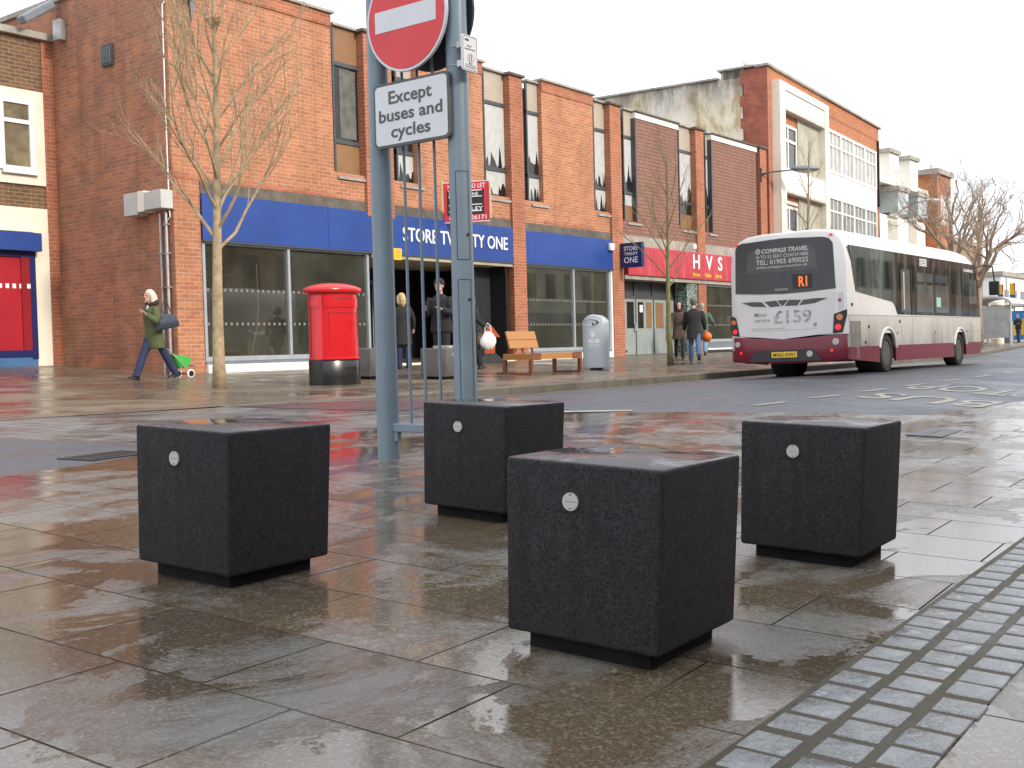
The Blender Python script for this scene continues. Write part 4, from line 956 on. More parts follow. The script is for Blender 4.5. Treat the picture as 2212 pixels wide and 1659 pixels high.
# ------------------------------------------------------------------ bus
BZ = .283
bus = thing('bus', 'white and maroon single-decker bus seen from behind at the far kerb', 'bus', (20.97, 7.9, BZ), rot=(rad(-.7), 0, 0))
BW, BL = 2.46, 9.2
def U(name, mb, m, par=bus, smooth=False, **k): return mb.build(name, m, par, smooth=smooth, **k)
BUSW = mat('bus_white', (.66, .655, .64), .28, .05, 1.5, dirt=.10, coat=.3)
BUSD = NT('bus_white_dirty'); ob_ = BUSD.coord(); sx = BUSD.n('SeparateXYZ'); BUSD.l(ob_, sx.inputs[0])
mr = BUSD.n('MapRange'); BUSD.l(sx.outputs[2], mr.inputs[0]); mr.inputs[1].default_value = 1.3; mr.inputs[2].default_value = .6
dn = BUSD.math('MULTIPLY', mr.outputs[0], BUSD.ramp(BUSD.noise(1.6, BUSD.mapping(ob_, (1, 1, .4)), 6, .65), [(.3, .15), (.7, .95)]))
BUSD.set(Base_Color=BUSD.mix(dn, (.54, .53, .50), (.17, .155, .125)), Roughness=.4); BUSD = BUSD.m
MAROON = mat('bus_maroon', (.16, .012, .028), .32, .12, 2, dirt=.35)
BGL = NT('bus_glass'); ob_ = BGL.coord(); n_ = BGL.noise(1.6, BGL.mapping(ob_, (1.6, 1, .35)), 6, .62, .8)
BGL.set(Base_Color=BGL.ramp(n_, [(.36, (.010, .011, .011)), (.52, (.035, .042, .041)), (.62, (.10, .115, .11)), (.70, (.02, .022, .022))]), Roughness=.04, Specular_IOR_Level=.6); BGL = BGL.m
BPRINT = mat('vinyl_grey', (.50, .51, .50), .5, .05, 2)
def bsec(x, ins, top, zb=.80):
    y0, y1 = ins, BW-ins; t = top
    R = [(y0, zb), (y0, 1.2), (y0+.005, 2.2), (y0+.04, 2.45), (y0+.10, t-.22), (y0+.20, t-.10), (y0+.36, t-.035), (y0+.7, t)]
    return [(x, y, z) for y, z in R]+[(x, BW-y, z) for y, z in R[::-1]]
U('body', MB().loft([bsec(0, .05, 2.80), bsec(.02, .02, 2.83), bsec(.12, .0, 2.86), bsec(.5, 0, 2.88), bsec(8.0, 0, 2.86), bsec(8.7, .01, 2.80), bsec(9.05, .05, 2.6), bsec(9.2, .14, 2.3)]), BUSW, smooth=35)
U('underbody', MB().box(.4, 9.0, .12, BW-.12, .26, .95), BLACK)
def arc(cx, cz, r, z0, n=14):
    a0 = math.asin(max(-1, min(1, (z0-cz)/r))); return [(cx-r*cos(a0+(pi-2*a0)*k/n), cz+r*sin(a0+(pi-2*a0)*k/n)) for k in range(n+1)]
WR, WF = (2.15, .39), (7.30, .38)
for side, y in ((0, -.006), (1, BW-.05)):
    for nm, z0l, z1, m in (('side_panel', .545, 1.17, BUSD), ('skirt', None, .543, MAROON)):
        if nm == 'side_panel': pts = [(.04, z1), (.04, .545)]+arc(WR[0], WR[1], .50, .545)+arc(WF[0], WF[1], .50, .545)+[(9.12, .545), (9.14, z1)]
        else: pts = [(.03, z1), (.03, .30), (1.0, .24), (1.66, .20)]+[p for p in arc(WR[0], WR[1], .50, .20) if p[1] < z1 and p[0] < 2.15]+[(WR[0]-.473, z1)]; 
        if nm == 'side_panel': U(nm, MB().poly([(x, y, z) for x, z in pts], (0, 1, 0), .056), m)
        else:
            for q in ([(.03, z1), (.03, .31), (1.0, .25), (1.655, .21), (1.662, z1)], [(2.638, z1), (2.645, .22), (6.8, .21), (6.812, z1)], [(7.79, z1), (7.80, .24), (9.08, .25), (9.13, z1)]):
                U(nm, MB().poly([(x, y+.004, z) for x, z in q], (0, 1, 0), .05), m)
# wheel arch lips and wheels
for (cx_, cz_) in (WR, WF):
    for y in (-.012, BW+.012):
        P = arc(cx_, cz_, .515, .5); U('wheel_arch', MB().tube([(x, y, z) for x, z in P], .03, 6), BUSW, smooth=40)
    for y, s in ((.02, -1), (BW-.02, 1)):
        dz = -.055 if s > 0 else 0
        M = Matrix.Translation((cx_, y, cz_+dz)) @ Matrix.Rotation(rad(90)*(1 if s < 0 else -1), 4, 'X')
        wd = .30 if cx_ > 5 else .56
        wl = U('wheel', MB().lathe([(.24, -wd), (.36, -wd), (.40, -wd+.04), (.40, -.04), (.37, 0), (.27, .0), (.24, -.03)], 36, M=M), RUB, smooth=40)
        U('rim', MB().lathe([(.26, -.02), (.25, -.05), (.20, -.10), (.12, -.10), (.11, -.03), (.02, -.02)] if cx_ > 5 else [(.26, -.02), (.25, -.06), (.20, -.15), (.12, -.16), (.11, -.12), (.02, -.11)], 28, M=M), mat('dirty_rim', (.085, .08, .07), .6, .3, 6, dirt=.3), par=wl, smooth=40)
# rear face
U('rear_panel', MB().poly([(-.012, 2.34, 1.66), (-.012, 2.27, .83), (-.012, 1.35, .74), (-.012, .33, .83), (-.012, .235, 1.64), (-.012, 1.3, 1.60)], (1, 0, 0), .03), BUSW)
rg = U('rear_window', MB().poly([(-.014, 2.335, 1.70), (-.014, 2.31, 2.58), (-.014, 2.27, 2.66), (-.014, 2.18, 2.70), (-.014, 1.31, 2.735), (-.014, .46, 2.69), (-.014, .34, 2.65), (-.014, .27, 2.56), (-.014, .235, 1.68), (-.014, .8, 1.65), (-.014, 1.33, 1.64), (-.014, 1.85, 1.66)], (1, 0, 0), .03), mat('rear_glass', (.028, .029, .029), .12, .2, 2))
U('window_inset', MB().poly([(-.0165, 2.08, 2.08), (-.0165, 2.04, 2.46), (-.0165, 1.9, 2.55), (-.0165, .75, 2.55), (-.0165, .62, 2.45), (-.0165, .58, 2.08)], (1, 0, 0), .002), mat('rear_glass_pane', (.055, .057, .055), .15, .2, 2), par=rg)
def RT(t_, y0, y1, z0, z1, m=LETTER, nm='window_lettering', par=rg, off=.01, sh=0, x=-.018):
    return U(nm, MB().text(t_, (x, (y0+y1)/2, (z0+z1)/2), (0, -1, 0), (0, 0, 1), z1-z0, abs(y0-y1), ex=.0015, off=off, shear=sh), m, par=par)
RT('COMPASS TRAVEL', 1.74, .765, 2.46, 2.55, BPRINT, off=.03, sh=.25); RT('16 TO 53 SEAT COACH HIRE', 1.86, .76, 2.362, 2.43, BPRINT); RT('TEL: 01903 690025', 1.86, .765, 2.235, 2.335, BPRINT, off=.015); RT('www.compass-travel.co.uk', 1.86, .78, 2.145, 2.215, BPRINT)
mb = MB(); mb.tube([(-.018, 1.82+.045*cos(2*pi*k/20), 2.505+.05*sin(2*pi*k/20)) for k in range(21)], .009, 6); mb.tube([(-.018, 1.82+.022*cos(2*pi*k/12), 2.505+.024*sin(2*pi*k/12)) for k in range(13)], .006, 6); mb.poly([(-.018, 1.80, 2.56), (-.018, 1.83, 2.50), (-.018, 1.84, 2.45), (-.018, 1.81, 2.51)], (-1, 0, 0), .002)
U('compass_emblem', mb, BPRINT, par=rg)
LED = mat('led_orange', (.95, .16, .02), .5, .02, 2, emit=.9)
U('route_display', MB().box(-.0168, -.0145, .70, 1.1, 1.72, 2.0), BLACK, par=rg)
RT('R1', .975, .80, 1.76, 1.96, LED, 'route_number', off=.02, x=-.0175)
U('sensor_bar', MB().box(-.03, -.0145, 1.19, 1.47, 1.70, 1.75), mat('sensor_grey', (.22, .22, .21), .5), par=rg)
# winged grille of five dark blades
WG = mat('grille_dark', (.07, .072, .075), .4, .15, 4)
for q in ([(2.2, 1.505), (1.98, 1.42), (1.67, 1.395), (1.76, 1.495), (1.95, 1.512)], [(1.71, 1.50), (1.46, 1.515), (1.37, 1.40), (1.59, 1.39)], [(1.44, 1.515), (1.20, 1.515), (1.33, 1.392)], [(1.18, 1.515), (.93, 1.50), (1.02, 1.39), (1.28, 1.40)], [(.89, 1.50), (.62, 1.515), (.40, 1.505), (.66, 1.42), (.98, 1.395)]):
    U('grille_blade', MB().poly([(-.018, y, z) for y, z in q], (1, 0, 0), .005), WG)
VIN = mat('advert_grey', (.28, .29, .29), .5, .1, 3); CHR = mat('advert_metallic', (.36, .38, .38), .45, .7, 9)
for a in (('Minor', 1.93, 1.65, 1.205, 1.285, VIN), ('service', 1.93, 1.60, 1.095, 1.17, VIN), ('£159', 1.53, .73, 1.05, 1.31, CHR), ("Search 'Peter Cooper Chichester'", 2.0, 1.28, .945, .975, VIN)):
    RT(a[0], a[1], a[2], a[3], a[4], a[5], 'advert_lettering', bus, .006 if a[0] != '£159' else .02, x=-.0145)
U('advert_roundel', MB().tube([(-.0155, .66+.032*cos(2*pi*k/20), 1.005+.034*sin(2*pi*k/20)) for k in range(21)], .004, 5).disc((-.0155, .66, 1.005), (-1, 0, 0), .022, .003, 16), VIN)
U('advert_line', MB().box(-.0145, -.0125, .62, 2.02, .918, .922), VIN)
AMB = mat('amber_lens', (.55, .17, .02), .2, .1, 20, coat=.5); REDL = mat('red_lens', (.75, .02, .02), .2, .1, 20, emit=.55); CLR = mat('clear_lens', (.45, .44, .41), .15, .2, 30, coat=.5)
for pts, cy1, cz1, cy2, cz2 in (([(.275, 1.19), (.03, 1.265), (.03, 1.15), (.12, .83), (.31, .815)], .165, 1.125, .20, .935), ([(2.35, 1.21), (2.45, 1.255), (2.45, .9), (2.42, .85), (2.27, .825)], 2.385, 1.115, 2.36, .925)):
    lc = U('rear_lamp', MB().poly([(-.02, y, z) for y, z in pts], (1, 0, 0), .035), BLACK)
    U('lamp_lens', MB().disc((-.03, cy1, cz1), (-1, 0, 0), .062 if cy1 < 1 else .05, .012, 20), AMB, par=lc, smooth=40); U('lamp_lens', MB().disc((-.03, cy2, cz2), (-1, 0, 0), .060 if cy1 < 1 else .05, .012, 20), REDL, par=lc, smooth=40)
# bumper
bp_ = MB(); n_ = 14; rings = []
def plan(x): return x
ys_ = [-.005, .0, .03, .12, .35, .8, 1.23, 1.66, 2.11, 2.34, 2.43, 2.46, 2.465]; xs_ = [.5, .16, .05, -.01, -.035, -.05, -.055, -.05, -.035, -.01, .05, .16, .5]
def ztop(y): return .735+.09*abs((y-1.23)/1.23)**1.6
def zbot(y): return .255+.055*abs((y-1.23)/1.23)**2
for x, y in zip(xs_, ys_):
    rings.append([(x+.03, y, zbot(y)), (x, y, zbot(y)+.06), (x, y, ztop(y)-.03), (x+.02, y, ztop(y)), (x+.25, max(.1, min(2.36, y)), ztop(y)), (x+.25, max(.1, min(2.36, y)), zbot(y))])
bumper = U('bumper', bp_.loft(rings), MAROON, smooth=40)
U('bumper_insert', MB().poly([(-.066, 2.05, .30), (-.066, 1.93, .50), (-.066, 1.85, .53), (-.066, .75, .53), (-.066, .66, .50), (-.066, .54, .30)], (1, 0, 0), .03), mat('dark_plastic', (.03, .031, .036), .5, .1, 5), par=bumper)
npl = U('number_plate', MB().box(-.078, -.067, 1.03, 1.56, .375, .49, bev=.003), mat('plate_yellow', (.75, .52, .04), .4, .05, 4), par=bumper)
RT('MX62 AWU', 1.52, 1.07, .397, .468, BLACK, 'plate_lettering', bumper, .012, x=-.0785)
for cyc, czc, r_, m in ((2.31, .665, .055, CLR), (.255, .66, .065, CLR), (.77, .44, .062, CLR), (2.24, .485, .030, REDL), (.335, .49, .030, REDL)):
    x_ = -.05 if r_ > .04 and 1 < cyc else -.04
    x_ = -.07 if cyc == .77 else (-.028 if cyc > 2.28 or cyc < .3 else -.038)
    U('bumper_lamp', MB().disc((x_-.004, cyc, czc), (-1, 0, 0), r_, .02, 22), m, par=bumper, smooth=40)
U('top_lamp', MB().disc((-.02, 2.29, 2.69), (-1, 0, 0), .035, .03, 12, ry=.022), REDL); U('top_lamp', MB().disc((-.02, .30, 2.72), (-1, 0, 0), .035, .03, 12, ry=.022), REDL)
U('exhaust_sticker', MB().box(-.0145, -.0125, .09, .20, 1.28, 1.60), mat('sticker_white', (.6, .6, .62), .5, .05, 9)); U('sticker_print', MB().box(-.0155, -.0147, .13, .19, 1.42, 1.48), mat('sticker_red', (.3, .05, .05), .5))
# side glazing
sg = U('side_glazing', MB().poly([(.10, -.008, 2.50), (.40, -.008, 1.62), (2.50, -.008, 1.45), (2.66, -.008, 1.36), (2.80, -.008, 1.19), (9.08, -.008, 1.175), (8.98, -.008, 1.9), (8.72, -.008, 2.48)], (0, 1, 0), .03), BGL)
PANE = mat('bus_pane', (.10, .115, .11), .04, .5, 1.1, spec=.6)
for x0, x1, z0, z1 in ((3.05, 3.62, 1.25, 2.15), (4.1, 5.25, 1.25, 1.86), (4.12, 5.25, 1.93, 2.12), (5.40, 6.42, 1.25, 1.88), (8.15, 8.80, 1.5, 2.1)):
    U('pane', MB().box(x0, x1, -.012, -.0085, z0, z1), PANE, par=sg)
U('open_hopper', MB().box(5.42, 6.40, -.012, -.0085, 1.94, 2.12), BLACK, par=sg)
U('grab_pole', MB().box(3.2, 3.26, -.0135, -.0125, 1.3, 2.1), mat('pole_pale', (.5, .5, .4), .4), par=sg)
for x in (3.72, 3.98, 5.32, 6.52, 8.08): U('window_bar', MB().box(x-.02, x+.02, -.014, -.0086, 1.18, 2.2), BLACK, par=sg)
mb = MB()
for k in range(5): mb.box(4.28, 4.80, -.02, -.0125, 2.275+.035*k, 2.292+.035*k)
U('vent_slat', mb, LETTER, par=sg); U('window_notice', MB().box(5.48, 5.80, -.014, -.0125, 1.38, 1.60), mat('pale_teal', (.30, .50, .46), .5), par=sg)
U('side_lettering', MB().text('COMPASS', (8.10, -.0095, 2.31), (1, 0, 0), (0, 0, 1), .07, .80, ex=.002, off=.015), LETTER, par=sg)
U('body_groove', MB().box(.05, 9.1, -.0085, -.0062, 1.150, 1.158).box(3.0, 3.008, -.0085, -.0062, .56, 1.148).box(3.75, 3.758, -.0085, -.0062, .56, 1.148).box(5.5, 5.508, -.0085, -.0062, .56, 1.148).box(6.75, 6.758, -.0085, -.0062, .56, 1.148), GREYF)
U('engine_grille', MB().box(.06, .60, -.014, -.0062, .56, 1.04, bev=.003), mat('grille_grime', (.20, .19, .16), .6, .3, 6, dirt=.4))
for x, z, m in ((1.05, .93, BLACK), (2.9, 1.04, BLACK), (.85, .62, BLACK), (.18, 1.36, BLACK)): U('body_latch', MB().box(x-.03, x+.03, -.02, -.0062, z-.03, z+.03, bev=.006), m)
for x, z in ((2.75, .80), (5.35, .80), (7.86, .82)): U('side_marker', MB().disc((x, -.02, z), (0, -1, 0), .03, .015, 12), mat('amber_lens', (0, 0, 0)))
U('fuel_cap', MB().disc((8.35, -.02, 1.0), (0, -1, 0), .06, .015, 16), GREYB); U('panel_line', MB().box(8.0, 9.0, -.0085, -.0062, .82, .828), GREYF)
mr_ = U('mirror', MB().box(9.28, 9.42, -.42, -.18, 1.72, 2.08, bev=.03), BLACK); U('mirror_arm', MB().tube([(9.0, .08, 2.42), (9.35, -.05, 2.5), (9.42, -.25, 2.45), (9.4, -.30, 2.05)], .02, 8), BLACK)
U('windscreen', MB().poly([(9.1, .12, 2.2), (9.19, .16, 1.2), (9.19, BW-.16, 1.2), (9.1, BW-.12, 2.2)], (1, 0, 0), .06), BGL)
U('front_panel', MB().box(9.0, 9.2, .06, BW-.06, .28, 1.17, bev=.05), MAROON)
U('roof_hatch', MB().box(3, 3.9, .8, 1.6, 2.87, 2.93, bev=.02), BUSW)
# ------------------------------------------------------------------ bare trees
def grow(mb, p, d, L, r, lvl, rnd, up=.25, wig=.14, nb=(5, 4, 3), ratio=.55, spread=.7, seg=5, sides=5, minr=.0022):
    pts = [Vector(p)]; d = Vector(d).normalized(); n = seg
    for i in range(n):
        d = (d+Vector((rnd.gauss(0, wig), rnd.gauss(0, wig), rnd.gauss(0, wig)+up*.3))).normalized()
        pts.append(pts[-1]+d*(L/n))
    rs = [max(minr, r*(1-.75*i/n)) for i in range(n+1)]
    mb.tube(pts, rs, sides if r > .008 else 3, cap=False)
    if lvl <= 0: return
    k = nb[min(lvl, len(nb))-1]
    for j in range(k):
        f = .25+.75*(j+rnd.random()*.8)/k; f = min(f, .98)
        i = min(n-1, int(f*n)); q = pts[i].lerp(pts[i+1], f*n-i); t = (pts[i+1]-pts[i]).normalized()
        o = Vector((rnd.gauss(0, 1), rnd.gauss(0, 1), rnd.gauss(0, .6))); o = (o-t*o.dot(t)).normalized()
        grow(mb, q, t+o*spread, L*ratio*(1.1-.4*f)*rnd.uniform(.75, 1.15), max(minr, rs[i]*.6), lvl-1, rnd, up, wig, nb, ratio, spread, max(3, seg-1), sides, minr)
def young_tree(loc, H, clear, r0, seed, label, bark, lean=(0, 0), nprim=22, lowL=2.3, twl=2, nest=False, nb=(4, 6), spread=.42):
    rnd = random.Random(seed); t = thing('young_street_tree', label, 'tree', (loc[0], loc[1], zg(*loc)), group='bare young street trees')
    sp = []; N = 14
    for i in range(N+1):
        f = i/N; sp.append(Vector((lean[0]*f+.05*sin(5*f+seed), lean[1]*f+.05*cos(4*f+seed)-.05, H*f-.05)))
    R = [r0*(1-.9*(i/N)**.9)+.006 for i in range(N+1)]; R[0] *= 1.18
    MB().tube(sp, R, 14).build('trunk', bark, t, smooth=True)
    mb = MB()
    for j in range(nprim):
        f = (clear+(H-clear)*(j/nprim)*.93)/H; i = min(N-1, int(f*N)); q = sp[i].lerp(sp[i+1], f*N-i)
        a = j*2.4+rnd.uniform(-.4, .4); fr_ = (f*H-clear)/(H-clear); el = .74+.56*fr_
        d = Vector((cos(a)*cos(el), sin(a)*cos(el), sin(el)))
        grow(mb, q, d, lowL*(1-.55*fr_)*rnd.uniform(.85, 1.2), max(.006, R[i]*.42), twl, rnd, up=.34, wig=.12, nb=nb, ratio=.5, spread=spread, seg=7, minr=.0017)
    if nest:
        for k in range(90):
            c = Vector((.12, -.02, nest))+Vector((rnd.gauss(0, .055), rnd.gauss(0, .055), rnd.gauss(0, .045))); e = Vector((rnd.gauss(0, 1), rnd.gauss(0, 1), rnd.gauss(0, .4))).normalized()*.07
            mb.tube([c-e, c+e], .003, 3, cap=False)
    mb.build('crown', bark if not hasattr(bark, 'x') else bark, t); return t
BARK1 = mat('pale_bark', (.36, .275, .165), .8, .35, 9, .4, 30, dirt=.35); BARK2 = mat('greenish_bark', (.17, .15, .065), .8, .3, 9, .3, 40, dirt=.3); BARK3 = mat('grey_brown_bark', (.27, .215, .165), .85, .3, 4, .3, 30, dirt=.3)
young_tree((11.45, 14.65), 7.4, 2.25, .098, 5, 'pale bare young tree with small nest before left corner of brick parade', BARK1, lean=(.12, .1), nprim=30, lowL=2.75, nest=5.85, nb=(6, 7), spread=.42)
young_tree((24.95, 14.05), 5.4, 2.0, .075, 11, 'slim greenish bare tree on pavement between litter bin and bus', BARK2, lean=(-.10, 0), nprim=15, lowL=1.9, nb=(3, 4))
young_tree((36.5, 15.2), 7.3, 2.6, .08, 23, 'bare young tree showing above the bus before the white window strips', BARK3, lean=(.2, 0), nprim=14, lowL=1.7, nb=(3, 4))
for nm, x, y, sc_, ht, seed in (('dark limbed large bare tree behind front of the bus', 61, 17.3, 1.0, 4.6, 4), ('tan-barked large bare tree overhanging the bus stop', 54.5, 14.4, .95, 3.2, 9)):
    rnd = random.Random(seed); t = thing('large_bare_tree', nm, 'tree', (x, y, zg(x, y)), group='large bare trees by the bus stop')
    MB().tube([(0, 0, -.1), (.03, .02, ht*.5), (.0, 0, ht)], [.26*sc_, .19*sc_, .16*sc_], 12).build('trunk', BARK3 if seed == 4 else mat('tan_bark', (.33, .25, .18), .85, .3, 5, .3, 30), t, smooth=True)
    mb = MB()
    for k in range(7):
        a = k*2*pi/7+rnd.uniform(-.3, .3); el = rnd.uniform(.72, 1.3)
        grow(mb, (0, 0, ht*rnd.uniform(.78, 1)), (cos(a)*cos(el), sin(a)*cos(el), sin(el)), 4.4*sc_*rnd.uniform(.85, 1.1), .11*sc_, 4, rnd, up=.30, wig=.20, nb=(3, 4, 4, 5), ratio=.58, spread=.66, seg=7, sides=6, minr=.0055)
    mb.build('crown', BARK3 if seed == 4 else mat('tan_bark', (0, 0, 0)), t)
# ------------------------------------------------------------------ people
def person(label, loc, az, H, legs, arms, coat, trousers, hair, shoes, lean=.04, head_yaw=0, sk=SKIN, female=True, hat=None, collar=None, trw=1.0):
    """facing local +X, left is +Y.  legs: (left, right) of (thigh, knee bend, foot pitch); arms: (left, right) of (pitch, abduction, elbow bend, inward)"""
    k = H/1.72; D_ = rad
    def leg(s, a, b):
        hip = Vector((0, s*.085, 0)); kn = hip+Vector((sin(D_(a)), 0, -cos(D_(a))))*.42; an = kn+Vector((sin(D_(a-b)), s*-.01, -cos(D_(a-b))))*.41
        return hip, kn, an
    L = [leg(1, *legs[0][:2]), leg(-1, *legs[1][:2])]
    low = []
    for (h, kn, an), (a, b, p) in zip(L, legs):
        toe = an+Vector((cos(D_(p))*.15, 0, sin(D_(p))*.15-.075)); heel = an+Vector((-.05*cos(D_(p)), 0, -.075-.05*sin(D_(p)))); low.append(min(toe.z, heel.z))
    pz = -min(low)
    for i in range(2): L[i] = [p+Vector((0, 0, pz)) for p in L[i]]
    ln = lean
    def T(z, dx=0, y=0): return Vector((dx+ln*(z-pz), y, z))           # a point on the leaning trunk
    zs = pz+.50; zn = pz+.58; zh = pz+.715
    A = []
    sw_ = .175 if female else .20
    for s, (a, c, b, inn) in ((1, arms[0]), (-1, arms[1])):
        sh = T(zs-.01, 0, s*sw_); a_, c_ = D_(a), D_(c)
        el = sh+Vector((sin(a_)*cos(c_), s*sin(c_), -cos(a_)*cos(c_)))*.285
        fd = Vector((sin(a_+D_(b)), s*(sin(c_)*.4-inn), -cos(a_+D_(b)))).normalized(); wr = el+fd*.245
        A.append((sh, el, wr, fd, s))
    root = thing('person', label, 'person', loc, az)
    S = Matrix.Scale(k, 4)
    def fin(mb, name, m, par=root, sm_=True, **kw): mb.bm.transform(S); return mb.build(name, m, par, smooth=sm_, **kw)
    def ring(c, rx, ry, n=20, pw=2.3):
        P = []
        for q in range(n):
            t = 2*pi*q/n; x, y = cos(t), sin(t)
            P.append((c.x+rx*abs(x)**(2/pw)*(1 if x > 0 else -1), c.y+ry*abs(y)**(2/pw)*(1 if y > 0 else -1), c.z))
        return P
    # body: one continuous surface
    mb = MB()
    mb.loft([ring(T(pz-.06), .085, .13), ring(T(pz+.05), .10, .155), ring(T(pz+.18), .09, .13), ring(T(pz+.34), .105, .15), ring(T(pz+.46), .095, sw_-.02), ring(T(pz+.53), .06, .10), ring(T(pz+.56), .05, .055)])
    hc = T(zh, .025)
    mb.tube([T(pz+.52, -.005), T(pz+.66, .01)], [.052, .048], 12)
    HY = Matrix.Rotation(D_(head_yaw), 4, 'Z')
    def hd(x, y, z): return hc+(HY @ Vector((x, y, z)))
    mb.ball(hc+Vector((0, 0, .025)), (.092, .074, .098), 16, M=HY); mb.ball(hd(.022, 0, -.055), (.068, .056, .065), 14, M=HY)
    mb.tube([hd(.088, 0, .025), hd(.108, 0, -.012), hd(.088, 0, -.022)], [.010, .015, .010], 8)
    mb.ball(hd(.083, 0, -.095), (.018, .022, .016), 8)
    for s in (1, -1): mb.ball(hd(-.005, s*.077, 0), (.018, .010, .030), 8, M=HY); mb.ball(hd(.080, s*.030, .038), (.014, .022, .008), 8, M=HY)
    mb.ball(hd(.088, 0, -.052), (.010, .024, .009), 8, M=HY)
    for (hip, kn, an), (a, b, p) in zip(L, legs): mb.tube([hip+Vector((0, 0, .03)), hip.lerp(kn, .4), kn, kn.lerp(an, .35), an], [.083, .072, .050, .050, .036], 12)
    for sh, el, wr, fd, s in A:
        mb.tube([sh, sh.lerp(el, .5), el, el.lerp(wr, .4), wr], [.052, .044, .036, .035, .025], 10)
        side_ = Vector((0, 1, 0))-fd*fd.y; side_.normalize(); pn_ = fd.cross(side_)
        mb.ball(wr+fd*.045, (.016, .036, .044), 10, M=Matrix((pn_, side_, fd)).transposed().to_4x4())
        for q, ln_ in enumerate((.062, .072, .068, .052)):
            b0 = wr+fd*.078+side_*(.027-.018*q); cu_ = -pn_*s*.0
            mb.tube([b0-fd*.015, b0+fd*ln_*.5+Vector((0, -s*.004, 0)), b0+fd*ln_*.8+Vector((0, -s*.018, -.004))], [.0092, .0086, .0075], 7)
        tb_ = wr+fd*.03+Vector((.028, 0, 0)); mb.tube([tb_-Vector((.02, 0, 0)), tb_+fd*.03+Vector((.012, -s*.01, 0)), tb_+fd*.052+Vector((.008, -s*.016, 0))], [.011, .010, .008], 7)
    mb.remesh(.0085, 2); body = fin(mb, 'body', sk)
    # face marks
    mb = MB()
    for s in (1, -1): mb.ball(hd(.084, s*.031, .026), (.007, .012, .006), 8, M=HY)
    fin(mb, 'eyes', mat('eye_dark', (.03, .025, .02), .3), body)
    mb = MB(); mb.ball(hd(.095, 0, -.053), (.005, .020, .005), 8, M=HY); fin(mb, 'mouth', mat('lip', (.34, .12, .10), .5), body)
    # hair
    if hair:
        col_, kind = hair; mb = MB()
        mb.ball(hd(-.018, 0, .045), (.098, .088, .094), 18, M=HY)
        if kind == 'long':
            for s in (1, -1): mb.tube([hd(.01, s*.068, .07), hd(-.005, s*.084, -.02), hd(-.02, s*.080, -.11), hd(-.03, s*.07, -.155)], [.034, .036, .036, .018], 10)
            mb.tube([hd(-.06, 0, .05), hd(-.09, 0, -.04), hd(-.085, 0, -.13), hd(-.08, 0, -.20)], [.07, .078, .07, .03], 12)
        elif kind == 'bob':
            for s in (1, -1): mb.tube([hd(.02, s*.066, .07), hd(.0, s*.088, -.01), hd(-.01, s*.085, -.08)], [.038, .042, .025], 10)
            mb.tube([hd(-.05, 0, .05), hd(-.085, 0, -.03), hd(-.08, 0, -.09)], [.075, .075, .04], 12)
        elif kind == 'short': mb.ball(hd(-.05, 0, -.005), (.058, .074, .065), 12, M=HY)
        mb.remesh(.011, 1)
        # clear the face
        dv = [v for v in mb.bm.verts if (HY.inverted() @ (v.co-hc)).x > .052 and (HY.inverted() @ (v.co-hc)).z < .088 and abs((HY.inverted() @ (v.co-hc)).y) < .066]
        bmesh.ops.delete(mb.bm, geom=dv, context='VERTS'); fin(mb, 'hair', col_, body)
    if hat:
        mb = MB(); mb.ball(hd(-.012, 0, .065), (.106, .093, .085), 18, M=HY); dv = [v for v in mb.bm.verts if (v.co-hc).z < .035]; bmesh.ops.delete(mb.bm, geom=dv, context='VERTS')
        mb.tube([hd(.095*cos(q*pi/10)-.012, .092*sin(q*pi/10), .045) for q in range(21)], .013, 6); fin(mb, 'cap', hat, root)
    # trousers
    if trousers:
        mb = MB(); mb.loft([ring(T(pz-.07), .095, .145), ring(T(pz+.05), .115, .17), ring(T(pz+.12), .105, .155)])
        for (hip, kn, an), (a, b, p) in zip(L, legs): mb.tube([hip+Vector((0, 0, .03)), hip.lerp(kn, .45), kn, kn.lerp(an, .5), an+Vector((0, 0, .015)), an+(an-kn).normalized()*.025], [.098*trw, .088*trw, .072*trw, .072*trw, .070*trw, .070*trw], 14)
        mb.remesh(.013, 2); fin(mb, 'trousers', trousers)
    for (hip, kn, an), (a, b, p) in zip(L, legs):
        M = Matrix.Translation(an) @ Matrix.Rotation(-D_(p), 4, 'Y')
        mb = MB(); mb.loft([[M @ Vector(v) for v in ((x, -w_, -.075), (x, w_, -.075), (x, w_*.95, zt*.3-.05), (x, w_*.5, zt), (x, -w_*.5, zt), (x, -w_*.95, zt*.3-.05))] for x, w_, zt in ((-.065, .028, -.01), (-.04, .037, .035), (.02, .040, .02), (.08, .045, -.022), (.14, .042, -.038), (.175, .026, -.05))])
        fin(mb, 'shoe', shoes)
    # coat with sleeves in one piece
    cm_, hem, fl, bulk = coat; mb = MB()
    zt = pz+hem
    mb.loft([ring(T(zt), .125*fl*bulk, .185*fl*bulk), ring(T(pz-.02), .125*bulk, .180*bulk), ring(T(pz+.16), .115*bulk, .160*bulk), ring(T(pz+.34), .130*bulk, .178*bulk), ring(T(pz+.46), .115*bulk, sw_+.012), ring(T(pz+.53), .078, .12), ring(T(pz+.575), .062, .068)])
    for sh, el, wr, fd, s in A: mb.tube([sh+Vector((0, -s*.03, 0)), sh.lerp(el, .5), el, el.lerp(wr, .5), wr-fd*.005], [.078*bulk, .070*bulk, .064*bulk, .056*bulk, .046*bulk], 12)
    mb.remesh(.014, 3); fin(mb, 'coat', cm_)
    if collar:
        cm2, r_ = collar; mb = MB(); c0 = T(pz+.56)
        mb.tube([c0+Vector((.085*cos(q*pi/10)-.02, .10*sin(q*pi/10), .03-.03*cos(q*pi/10))) for q in range(21)], r_, 8); fin(mb, 'collar', cm2)
    W_ = root.location
